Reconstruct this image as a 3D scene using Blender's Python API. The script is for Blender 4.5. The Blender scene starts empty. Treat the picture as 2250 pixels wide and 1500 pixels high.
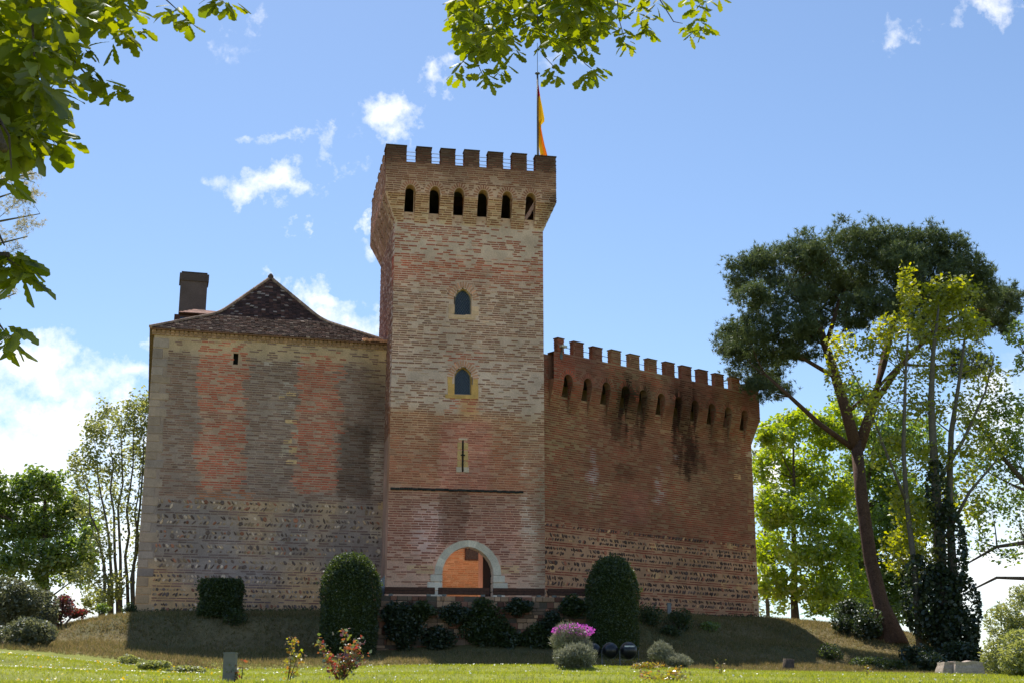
import bpy, math, random
import numpy as np
from mathutils import Vector, noise as mnoise
random.seed(7); np.random.seed(7)
R = math.radians
scene = bpy.context.scene
# ------------------------------------------------------------------ camera
F = 2900.0; CX, CY = 1125.0, 750.0; HOR = 1520.0; EYE = 1.6
PITCH = math.atan((HOR-CY)/F); CP, SP = math.cos(PITCH), math.sin(PITCH)
cd = bpy.data.cameras.new('Camera'); cam = bpy.data.objects.new('Camera', cd)
scene.collection.objects.link(cam); scene.camera = cam
cam.location = (0, 0, EYE); cam.rotation_euler = (R(90)+PITCH, 0, 0)
cd.sensor_width = 36.0; cd.lens = 36.0*F/2250.0; cd.clip_start = 0.1; cd.clip_end = 9000
scene.render.resolution_x = 1024; scene.render.resolution_y = 682
# ------------------------------------------------------------------ sun and sky
SUN_EL, SUN_AZ = R(55), R(-15.5)            # azimuth from +Y, negative = to the left
SD = Vector((math.sin(SUN_AZ)*math.cos(SUN_EL), math.cos(SUN_AZ)*math.cos(SUN_EL), math.sin(SUN_EL)))
sl = bpy.data.lights.new('Sun', 'SUN'); sl.energy = 4.2; sl.angle = R(0.53); sl.color = (1.0, 0.94, 0.84)
so = bpy.data.objects.new('Sun', sl); scene.collection.objects.link(so)
so.rotation_euler = SD.to_track_quat('Z', 'Y').to_euler(); so.location = (-20, 60, 80)
world = bpy.data.worlds.new('World'); scene.world = world; world.use_nodes = True
wn = world.node_tree; wn.nodes.clear()
def W(t, **k):
    n = wn.nodes.new(t)
    for a, b in k.items(): setattr(n, a, b)
    return n
def ray(px, py):
    r = (px-CX)/F; u = (CY-py)/F
    return Vector((r, CP-u*SP, SP+u*CP))
sky = W('ShaderNodeTexSky', sky_type='NISHITA', sun_disc=False, sun_elevation=SUN_EL, sun_rotation=SUN_AZ)
sky.air_density = 1.0; sky.dust_density = 0.2; sky.ozone_density = 3.4; sky.altitude = 200
SKY_STRENGTH = 0.102
geo = W('ShaderNodeTexCoord')
def math_n(op, a, b=None, c=None, clamp=False):
    n = W('ShaderNodeMath', operation=op, use_clamp=clamp)
    for i, v in enumerate((a, b, c)):
        if v is None: continue
        if isinstance(v, (int, float)): n.inputs[i].default_value = v
        else: wn.links.new(v, n.inputs[i])
    return n.outputs[0]
def dot_n(sock, vec):
    n = W('ShaderNodeVectorMath', operation='DOT_PRODUCT'); wn.links.new(sock, n.inputs[0]); n.inputs[1].default_value = vec
    return n.outputs['Value']
DIR0 = geo.outputs['Generated']
nw = W('ShaderNodeTexNoise'); nw.inputs['Scale'].default_value = 30; nw.inputs['Detail'].default_value = 6; nw.inputs['Roughness'].default_value = .6
wn.links.new(DIR0, nw.inputs['Vector'])
wsub = W('ShaderNodeVectorMath', operation='SUBTRACT'); wn.links.new(nw.outputs['Color'], wsub.inputs[0]); wsub.inputs[1].default_value = (.5,.5,.5)
wsc = W('ShaderNodeVectorMath', operation='SCALE'); wn.links.new(wsub.outputs[0], wsc.inputs[0]); wsc.inputs['Scale'].default_value = .085
wad = W('ShaderNodeVectorMath', operation='ADD'); wn.links.new(DIR0, wad.inputs[0]); wn.links.new(wsc.outputs[0], wad.inputs[1])
DIR = wad.outputs[0]
nz = W('ShaderNodeTexNoise'); nz.inputs['Scale'].default_value = 20; nz.inputs['Detail'].default_value = 10; nz.inputs['Roughness'].default_value = 0.68
wn.links.new(DIR0, nz.inputs['Vector'])
nb = W('ShaderNodeTexNoise'); nb.inputs['Scale'].default_value = 3.2; nb.inputs['Detail'].default_value = 8; nb.inputs['Roughness'].default_value = 0.58
wn.links.new(DIR0, nb.inputs['Vector'])
CLOUDS = [(860,262,62,56,1),(985,178,50,44,.8),(610,412,105,48,1),(640,300,70,26,.6),(745,355,70,56,.6),(682,517,48,20,.9),
  (770,498,34,16,.7),(812,538,32,24,.6),(690,655,100,44,.95),(775,715,110,56,1),(620,602,48,24,.7),(110,825,175,75,1.1),(285,805,55,40,.8),
  (110,965,250,120,1.3),(-60,1060,330,170,1.3),(300,890,80,40,.9),(2150,15,80,46,1),(1965,62,48,44,.5),(1690,1015,70,70,1.1),
  (2150,1240,170,150,1.2),(2230,900,140,80,1),(210,1180,160,120,1.0),(525,285,34,16,.4),(1280,130,60,24,.35),(530,40,40,60,.35)]
acc = None
for (px, py, rx, ry, g) in CLOUDS:
    c = ray(px, py).normalized(); rt = Vector((0,0,1)).cross(c)*-1; rt.normalize(); up = rt.cross(c); up.normalize()
    a = dot_n(DIR, rt*(F/rx)); b = dot_n(DIR, up*(F/ry))
    ln = math_n('SQRT', math_n('ADD', math_n('MULTIPLY', a, a), math_n('MULTIPLY', b, b)))
    v = math_n('MULTIPLY', math_n('SUBTRACT', 1.25, ln), g)
    front = math_n('GREATER_THAN', dot_n(DIR, c), 0.5)
    v = math_n('MULTIPLY', math_n('MAXIMUM', v, 0.0), front)
    acc = v if acc is None else math_n('MAXIMUM', acc, v)
blob = math_n('ADD', math_n('MULTIPLY', acc, 0.75), math_n('MULTIPLY', math_n('SUBTRACT', nz.outputs['Fac'], 0.5), 3.0))
gate = math_n('MULTIPLY', acc, 6.0, clamp=True)
m1 = math_n('MULTIPLY', math_n('MULTIPLY', math_n('SUBTRACT', blob, 0.10), .9, clamp=True), gate)
# scattered fair-weather cloud everywhere, denser toward the horizon
sepz = dot_n(DIR0, (0, 0, 1))
cov = math_n('MULTIPLY', math_n('SUBTRACT', 0.26, sepz), 0.9)
gen = math_n('MULTIPLY', math_n('SUBTRACT', math_n('ADD', nb.outputs['Fac'], cov), 0.66), 5.0, clamp=True)
mask = math_n('MAXIMUM', m1, gen)
mask = math_n('MULTIPLY', mask, 0.97, clamp=True)
bg_sky = W('ShaderNodeBackground'); bg_sky.inputs['Strength'].default_value = SKY_STRENGTH
wn.links.new(sky.outputs[0], bg_sky.inputs['Color'])
bg_cl = W('ShaderNodeBackground'); bg_cl.inputs['Color'].default_value = (1.0, 0.985, 0.965, 1); bg_cl.inputs['Strength'].default_value = 0.95
mx = W('ShaderNodeMixShader'); wn.links.new(mask, mx.inputs[0]); wn.links.new(bg_sky.outputs[0], mx.inputs[1]); wn.links.new(bg_cl.outputs[0], mx.inputs[2])
wo = W('ShaderNodeOutputWorld'); wn.links.new(mx.outputs[0], wo.inputs['Surface'])
scene.view_settings.view_transform = 'Standard'; scene.view_settings.look = 'None'
scene.view_settings.exposure = 0.6; scene.view_settings.gamma = 1.0; scene.view_settings.use_curve_mapping = False
scene.render.engine = 'CYCLES'
try:
    scene.cycles.max_bounces = 5; scene.cycles.diffuse_bounces = 3; scene.cycles.glossy_bounces = 2; scene.cycles.transmission_bounces = 3; scene.cycles.transparent_max_bounces = 8
except Exception: pass
# ------------------------------------------------------------------ helpers
COL = scene.collection
def P(px, py, d):
    """world point on the picture ray through (px,py) at distance y=d"""
    v = ray(px, py); return Vector((v.x/v.y*d, d, EYE+v.z/v.y*d))
def proj(p):
    x, y, z = p[0], p[1], p[2]-EYE
    fw = y*CP+z*SP; up = -y*SP+z*CP
    return CX+F*x/fw, CY-F*up/fw
def hit(px, py, O, N):
    v = ray(px, py); c = Vector((0,0,EYE)); t = (Vector(O)-c).dot(N)/v.dot(N)
    return c+v*t
def lin(c): c = c/255.0; return c/12.92 if c <= .04045 else ((c+.055)/1.055)**2.4
def C(r, g, b, k=2.25):
    c = (lin(r)*k*1.10, lin(g)*k*.975, lin(b)*k); m_ = max(c); q = .78/m_ if m_ > .78 else 1.0
    return tuple(x*q for x in c)
def jit(c, lo, hi): f = random.uniform(lo, hi); return tuple(x*f for x in c)
def mixc(a, b, t): t = max(0., min(1., t)); return tuple(a[i]*(1-t)+b[i]*t for i in range(3))
def sm(x, a, b):
    t = max(0., min(1., (x-a)/(b-a))); return t*t*(3-2*t)
def nse(x, y, z=0.0, s=1.0): return mnoise.noise(Vector((x*s, y*s, z*s)))
def box_in(x, a, b, f): return sm(x, a-f, a+f)*(1-sm(x, b-f, b+f))
def fast_mesh(name, V, Fc, cols=None):
    V = np.asarray(V, dtype=np.float32).reshape(-1, 3)
    me = bpy.data.meshes.new(name)
    if isinstance(Fc, np.ndarray):
        n, k = Fc.shape; me.vertices.add(len(V)); me.vertices.foreach_set('co', V.ravel())
        me.loops.add(n*k); me.loops.foreach_set('vertex_index', Fc.astype(np.int32).ravel())
        me.polygons.add(n); me.polygons.foreach_set('loop_start', np.arange(0, n*k, k, dtype=np.int32))
        try: me.polygons.foreach_set('loop_total', np.full(n, k, dtype=np.int32))
        except Exception: pass
    else:
        me.from_pydata([tuple(map(float, v)) for v in V], [], Fc)
    if cols is not None:
        c = np.ones((len(V), 4), dtype=np.float32); c[:, :3] = np.asarray(cols, dtype=np.float32).reshape(-1, 3)
        at = me.attributes.new('Col', 'FLOAT_COLOR', 'POINT'); at.data.foreach_set('color', c.ravel())
    me.update(calc_edges=True); me.validate()
    return me
def link(name, me, mat, parent=None, smooth=False, kind=None):
    o = bpy.data.objects.new(name, me); COL.objects.link(o)
    if mat is not None and len(me.materials) == 0: me.materials.append(mat)
    if parent is not None: o.parent = parent
    if smooth and len(me.polygons): me.polygons.foreach_set('use_smooth', [True]*len(me.polygons))
    if kind: o['kind'] = kind
    return o
def tag(o, label, cat=None, group=None, kind=None):
    if label: o['label'] = label
    if cat: o['category'] = cat
    if group: o['group'] = group
    if kind: o['kind'] = kind
    return o
def empty(name, label, cat, group=None):
    o = bpy.data.objects.new(name, None); COL.objects.link(o); o.empty_display_size = .3
    return tag(o, label, cat, group)
class MB:
    def __init__(s): s.v = []; s.f = []; s.c = []
    def add(s, vs, fs, col=None):
        b = len(s.v); s.v.extend([tuple(v) for v in vs]); s.f.extend([tuple(i+b for i in f) for f in fs])
        s.c.extend([col or (.5,.5,.5)]*len(vs))
    def obox(s, O, U, V_, W_, a, b, c, col=None):
        """oriented box from corner O with extents a,b,c along U,V_,W_"""
        O = Vector(O); u, v, w = U*a, V_*b, W_*c
        p = [O, O+u, O+u+v, O+v, O+w, O+u+w, O+u+v+w, O+v+w]
        s.add(p, [(0,3,2,1),(4,5,6,7),(0,1,5,4),(1,2,6,5),(2,3,7,6),(3,0,4,7)], col)
    def box(s, x0, x1, y0, y1, z0, z1, col=None):
        s.obox((x0,y0,z0), Vector((1,0,0)), Vector((0,1,0)), Vector((0,0,1)), x1-x0, y1-y0, z1-z0, col)
    def tube(s, pts, rad, n=6, col=None, cap=True):
        pts = [Vector(p) for p in pts]; b = len(s.v); m = len(pts)
        ref = Vector((.31,.17,.93))
        for i, p in enumerate(pts):
            d = (pts[min(i+1,m-1)]-pts[max(i-1,0)]); d = d.normalized() if d.length > 1e-9 else Vector((0,0,1))
            a = d.cross(ref)
            if a.length < .05: a = d.cross(Vector((1,0,0)))
            a.normalize(); c = d.cross(a); r = rad[i] if hasattr(rad, '__len__') else rad
            for k in range(n):
                t = 2*math.pi*k/n; s.v.append(tuple(p+a*(r*math.cos(t))+c*(r*math.sin(t)))); s.c.append(col or (.5,.5,.5))
        for i in range(m-1):
            for k in range(n):
                s.f.append((b+i*n+k, b+i*n+(k+1)%n, b+(i+1)*n+(k+1)%n, b+(i+1)*n+k))
        if cap: s.f.append(tuple(b+k for k in range(n))[::-1]); s.f.append(tuple(b+(m-1)*n+k for k in range(n)))
    def mesh(s, name, cols=True): return fast_mesh(name, s.v, s.f, s.c if cols else None)
    def obj(s, name, mat, parent=None, smooth=False, kind=None): return link(name, s.mesh(name), mat, parent, smooth, kind)
# ------------------------------------------------------------------ materials
def new_mat(name):
    m = bpy.data.materials.new(name); m.use_nodes = True; nt = m.node_tree; nt.nodes.clear()
    out = nt.nodes.new('ShaderNodeOutputMaterial'); return m, nt, out
def N(nt, t, ins=None, **k):
    n = nt.nodes.new(t)
    for a, b in k.items(): setattr(n, a, b)
    for a, b in (ins or {}).items():
        if hasattr(b, 'links') or isinstance(b, bpy.types.NodeSocket): nt.links.new(b, n.inputs[a])
        else: n.inputs[a].default_value = b
    return n
def masonry_mat(name, src='Col', var=.35, scale=3.0, bump=.35, rough=.92, grain=40):
    """colour from the piece itself (attribute or object colour) with grain, blotches and fine relief"""
    m, nt, out = new_mat(name)
    if src == 'obj': c = N(nt, 'ShaderNodeObjectInfo').outputs['Color']
    elif isinstance(src, tuple): 
        c = N(nt, 'ShaderNodeRGB').outputs[0]; c.default_value = (*src, 1)
    else: c = N(nt, 'ShaderNodeAttribute', attribute_name=src).outputs['Color']
    tc = N(nt, 'ShaderNodeNewGeometry').outputs['Position']
    n1 = N(nt, 'ShaderNodeTexNoise', {'Vector': tc, 'Scale': scale, 'Detail': 6.0, 'Roughness': .65})
    n2 = N(nt, 'ShaderNodeTexNoise', {'Vector': tc, 'Scale': float(grain), 'Detail': 4.0, 'Roughness': .7})
    a = N(nt, 'ShaderNodeMath', {0: n1.outputs['Fac'], 1: n2.outputs['Fac']}, operation='ADD')
    b = N(nt, 'ShaderNodeMapRange', {'Value': a.outputs[0], 'From Min': .65, 'From Max': 1.35, 'To Min': 1-var, 'To Max': 1+var})
    mul = N(nt, 'ShaderNodeVectorMath', {0: c, 1: b.outputs[0]}, operation='MULTIPLY')
    bp = N(nt, 'ShaderNodeBump', {'Height': n2.outputs['Fac'], 'Strength': bump, 'Distance': .03})
    p = N(nt, 'ShaderNodeBsdfPrincipled', {'Base Color': mul.outputs[0], 'Roughness': rough, 'Normal': bp.outputs[0]})
    p.inputs['Specular IOR Level'].default_value = .2
    nt.links.new(p.outputs[0], out.inputs['Surface']); return m
def plain_mat(name, col, rough=.6, metal=0., var=.12, scale=12., spec=.4):
    m, nt, out = new_mat(name)
    tc = N(nt, 'ShaderNodeNewGeometry').outputs['Position']
    n1 = N(nt, 'ShaderNodeTexNoise', {'Vector': tc, 'Scale': scale, 'Detail': 5.0})
    b = N(nt, 'ShaderNodeMapRange', {'Value': n1.outputs['Fac'], 'From Min': .3, 'From Max': .7, 'To Min': 1-var, 'To Max': 1+var})
    rgb = N(nt, 'ShaderNodeRGB'); rgb.outputs[0].default_value = (*col, 1)
    mul = N(nt, 'ShaderNodeVectorMath', {0: rgb.outputs[0], 1: b.outputs[0]}, operation='MULTIPLY')
    p = N(nt, 'ShaderNodeBsdfPrincipled', {'Base Color': mul.outputs[0], 'Roughness': rough, 'Metallic': metal})
    p.inputs['Specular IOR Level'].default_value = spec
    nt.links.new(p.outputs[0], out.inputs['Surface']); return m
def leaf_mat(name, cols, trans=.45, rough=.5, gloss=.08, src='island'):
    m, nt, out = new_mat(name)
    if src == 'island': rnd = N(nt, 'ShaderNodeNewGeometry').outputs['Random Per Island']
    else: rnd = N(nt, 'ShaderNodeObjectInfo').outputs['Random']
    cr = nt.nodes.new('ShaderNodeValToRGB'); nt.links.new(rnd, cr.inputs[0])
    el = cr.color_ramp.elements
    while len(el) < len(cols): el.new(.5)
    for i, c in enumerate(cols): el[i].position = i/(len(cols)-1) if len(cols) > 1 else 0; el[i].color = (*c, 1)
    d = N(nt, 'ShaderNodeBsdfDiffuse', {'Color': cr.outputs[0]})
    hs = N(nt, 'ShaderNodeHueSaturation', {'Color': cr.outputs[0], 'Hue': .485, 'Saturation': 1.12, 'Value': 2.4})
    t = N(nt, 'ShaderNodeBsdfTranslucent', {'Color': hs.outputs[0]})
    mx = N(nt, 'ShaderNodeMixShader', {0: trans, 1: d.outputs[0], 2: t.outputs[0]})
    g = N(nt, 'ShaderNodeBsdfGlossy', {'Color': (.9,.95,1,1), 'Roughness': rough})
    m2 = N(nt, 'ShaderNodeMixShader', {0: gloss, 1: mx.outputs[0], 2: g.outputs[0]})
    nt.links.new(m2.outputs[0], out.inputs['Surface']); return m
M_MORTAR = masonry_mat('mortar', var=.3, scale=1.3, bump=.5, grain=22)
M_BRICK = masonry_mat('brick_clay', var=.32, scale=2.0, bump=.4, grain=30)
M_BRICKO = masonry_mat('brick_clay_single', src='obj', var=.32, scale=2.0, bump=.4, grain=30)
M_STONE = masonry_mat('limestone', src='obj', var=.28, scale=2.5, bump=.4, grain=26)
M_TILE = masonry_mat('clay_tile', var=.4, scale=2.5, bump=.3, grain=30)
M_BARK = masonry_mat('bark', src=(.11,.085,.065), var=.5, scale=5, bump=.9, grain=22)
M_BARKP = masonry_mat('pine_bark', src=(.13,.075,.055), var=.5, scale=4, bump=.9, grain=16)
M_BARKG = masonry_mat('grey_bark', src=(.15,.13,.105), var=.4, scale=6, bump=.6, grain=30)
M_STEEL = plain_mat('grey_steel', (.16,.17,.18), .45, .6)
M_RAIL = plain_mat('rail_paint', (.07,.08,.1), .5, .3)
M_DARK = plain_mat('dark_inside', (.02,.018,.016), .9)
M_WOOD = plain_mat('brown_wood', (.085,.035,.022), .75, var=.3)
M_GLASS = plain_mat('window_glass', (.012,.016,.022), .12, spec=.6, var=.3, scale=4)
M_LEAD = plain_mat('lead_came', (.10,.11,.12), .55, .3)
M_FRAME = plain_mat('window_frame_paint', (.13,.14,.15), .5)
# ------------------------------------------------------------------ ground
GP = []   # x, y, z control points
def gp(px, py, d): p = P(px, py, d); GP.append((p.x, p.y, p.z))
def gw(x, y, z): GP.append((x, y, z))
for x in (-12,-6,0,6,12): gw(x, 0, 0); gw(x, -8, -.6); gw(x, 7, .62); gw(x, 13, 1.2)
for px, a, b in ((-150,1503,1428),(0,1502,1430),(150,1502,1448),(300,1501,1466),(450,1501,1477),(620,1501,1480),(800,1501,1466),(960,1501,1463),(1125,1501,1463),
                 (1300,1501,1464),(1500,1501,1474),(1700,1501,1479),(1900,1501,1480),(2050,1502,1484),(2200,1502,1490),(2400,1502,1492)):
    gp(px, a, 20); gp(px, (a+b)/2-3, 27); gp(px, b, 35)
    if px > 300: gp(px, b+1, 38)
# foot of the mound
for px, py, d in ((330,1452,43.6),(460,1472,45.5),(620,1470,46.2),(800,1461,46.6),(960,1462,46.6),(1125,1462,46.8),(1300,1462,47.5),(1450,1464,49.5),(1600,1464,52),(1800,1466,53),(1980,1472,52),(1450,1470,45),(1600,1478,46),(1800,1480,48),(1600,1476,49),(1950,1484,47),(2150,1484,46),(2300,1488,46),(620,1486,41),(800,1472,41),(960,1470,41),(1125,1470,41),(1300,1471,41),(1450,1480,41),(1700,1484,41),(1950,1486,41)):
    gp(px, py, d)
for px, py, d in ((290,1424,45),(400,1425,46.5),(560,1420,47.5),(700,1415,48),(850,1436,47.9),(1000,1436,48.2),(1150,1434,48.5),(1320,1430,49),(1420,1418,52),(1560,1415,55),(1720,1412,57.5),(1880,1425,57),(2000,1452,56),
                  (200,1400,46),(120,1412,45),(40,1428,44),(-80,1432,44),(-250,1436,44)): gp(px, py, d)
# along the wing foot, the tower and the curtain foot
for px, py, d in ((303,1341,53.6),(400,1341,53.9),(520,1339,54.4),(680,1337,55),(845,1335,56),(300,1352,52),(420,1352,52.4),(560,1350,52.8),(690,1350,53.3),
                  (240,1344,53),(180,1362,52),(100,1390,51),(20,1415,51),(-80,1425,51),
                  (1330,1345,58.5),(1420,1340,60),(1540,1348,63),(1665,1357,66),(1460,1362,58.5),(1600,1366,62),(1760,1362,66),(1860,1372,64),(1920,1388,62),(1975,1412,60),(2030,1448,58),(2100,1478,58),(2250,1488,58)): gp(px, py, d)
for x, y, z in ((-14,60,4.9),(-10,64,5),(-5,58,5),(0,56,5.1),(0,62,5.3),(5,62,5.3),(4,70,5.3),(-6,70,5.2),(10,72,5.2),(-16,68,4.5),(16,74,4.6),(-22,62,3.2),(-28,56,2.2),
                (-24,72,3),(22,70,3),(26,62,1.9),(0,85,4.5),(-14,85,4),(14,85,4),(-30,85,1.5),(30,85,1.5),(-40,70,0.5),(40,66,.8),(-40,50,1.8),(38,46,1.5),(0,105,1),(-30,105,-1),(30,105,-1),(-45,30,1.8),(45,30,1.2),
                (-1,51.5,4.4),(-4,51.8,4.3),(2,52.5,4.5)): gw(x, y, z)
GPA = np.array(GP)
def gz_arr(X, Y):
    X = np.asarray(X, float); Y = np.asarray(Y, float); out = np.empty(X.shape)
    fx, fy = X.ravel(), Y.ravel(); res = np.empty(fx.shape)
    for i in range(0, len(fx), 4000):
        d2 = (fx[i:i+4000, None]-GPA[:, 0])**2+(fy[i:i+4000, None]-GPA[:, 1])**2
        w = np.exp(-d2/(2*1.5**2))+.02*np.exp(-d2/(2*4.0**2))+1e-4/(1+d2/30.)**2
        res[i:i+4000] = (w*GPA[:, 2]).sum(1)/w.sum(1)
    far = np.clip((np.hypot(fx, fy-45)-70)/120, 0, 1)
    res = res*(1-far)+(-9.0)*far
    return res.reshape(X.shape)
def gz(x, y): return float(gz_arr(np.array([x]), np.array([y]))[0])
def stretch(a, b, step, far, n):
    core = np.arange(a, b+1e-6, step); t = np.linspace(0, 1, n+1)[1:]**2.6
    return np.concatenate([(a-(far)*t)[::-1], core, b+far*t])
gx = stretch(-32, 32, .4, 2600, 16); gy = stretch(-6, 90, .4, 3200, 16)
GX, GY = np.meshgrid(gx, gy); GZ = gz_arr(GX, GY)
rough = np.array([mnoise.fractal(Vector((x*.45, y*.45, 0)), .8, 2.1, 4) for x, y in zip(GX.ravel(), GY.ravel())]).reshape(GX.shape)
GZ = GZ+rough*.035*(GY > 36)
nyy, nxx = GX.shape
idx = np.arange(nyy*nxx).reshape(nyy, nxx)
quads = np.stack([idx[:-1,:-1], idx[:-1,1:], idx[1:,1:], idx[1:,:-1]], -1).reshape(-1, 4)
gcols = np.empty((nyy*nxx, 3))
LAWN, DRY, GREEN, SOIL = np.array((.20,.22,.03)), np.array((.25,.18,.088)), np.array((.10,.10,.035)), np.array((.16,.115,.06))
GRAVEL = np.array((.52,.46,.36))
fX, fY, fR = GX.ravel(), GY.ravel(), rough.ravel()
for i in range(len(fX)):
    x, y = fX[i], fY[i]; px, py = proj((x, y, GZ.flat[i])) if y > 1 else (0, 3000)
    n = nse(x, y, 0, .35); n2 = nse(x, y, 5, 1.6)
    mound = sm(y+n*.8+max(0, px-1300)*-.004, 43.6, 45.2) if px > 440 else sm(y+n*.8, 40.4, 41.8)
    c = LAWN*(1+.2*n2)
    m = DRY*(1+.25*n2)
    green = .3+.5*sm(n+n2*.5, -.3, .4)
    green *= 1-box_in(px, 780, 950, 20)*box_in(py, 1440, 1475, 4)     # a heap of cut straw
    # greener strip at the foot of the walls
    green = max(green, box_in(py, 1335, 1362, 6)*.7 if y > 48 else 0)
    m = m*(1-green)+GREEN*green
    c = c*(1-mound)+m*mound
    if 60.4 < y < 78 and -9 < x < 8: c = GRAVEL
    if y > 95 or abs(x) > 34: c = LAWN*.8
    gcols[i] = c
me = fast_mesh('ground', np.stack([GX, GY, GZ], -1).reshape(-1, 3), quads, gcols)
M_GROUND = masonry_mat('ground_soil_grass', var=.45, scale=1.2, bump=.8, grain=14)
o = link('ground', me, M_GROUND, smooth=True); o['kind'] = 'structure'; o['label'] = 'grassy ground with lawn and dry mound below the castle'
def ground_d(px, py, lo=16., hi=75.):
    """distance at which the ray through (px,py) meets the ground, starting beyond lo"""
    ds = np.arange(lo, hi, .1); v = ray(px, py); xs = v.x/v.y*ds; zs = EYE+v.z/v.y*ds
    below = np.nonzero(zs < gz_arr(xs, ds))[0]; return float(ds[below[0]]) if len(below) else None
def on_ground(px, d):
    """ground point seen in column px at distance d"""
    x = 0.
    for _ in range(4):
        z = gz(x, d); fw = d*CP+(z-EYE)*SP; x = (px-CX)/F*fw
    return Vector((x, d, gz(x, d)))
# ------------------------------------------------------------------ castle frames
class Frame:
    def __init__(s, A, B):
        s.O = Vector((A[0], A[1], 0)); d = Vector((B[0]-A[0], B[1]-A[1], 0)); s.L = d.length; s.U = d.normalized()
        s.N = Vector((s.U.y, -s.U.x, 0))          # outward, toward the viewer
    def w(s, u, z, out=0.): return s.O+s.U*u+s.N*out+Vector((0,0,z))
    def uz(s, px, py, out=0.):
        h = hit(px, py, s.O+s.N*out, s.N); return (h-s.O).dot(s.U), h.z
UP = Vector((0,0,1))
BRICK_OBJ = bpy.data.meshes.new('brick')
BRICK_OBJ.from_pydata([(-.5,-.5,0),(.5,-.5,0),(.5,.5,0),(-.5,.5,0),(-.47,-.44,1),(.47,-.44,1),(.47,.44,1),(-.47,.44,1)], [],
                      [(4,5,6,7),(0,1,5,4),(1,2,6,5),(2,3,7,6),(3,0,4,7)]); BRICK_OBJ.materials.append(M_BRICKO)
from mathutils import Matrix
def piece(name, mesh, O, U, S, Nn, w, h, t, col, parent):
    o = bpy.data.objects.new(name, mesh); COL.objects.link(o); o.parent = parent
    o.matrix_world = Matrix(((U.x*w, S.x*h, Nn.x*t, O.x), (U.y*w, S.y*h, Nn.y*t, O.y), (U.z*w, S.z*h, Nn.z*t, O.z), (0,0,0,1)))
    o.color = (*col, 1); return o
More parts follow.
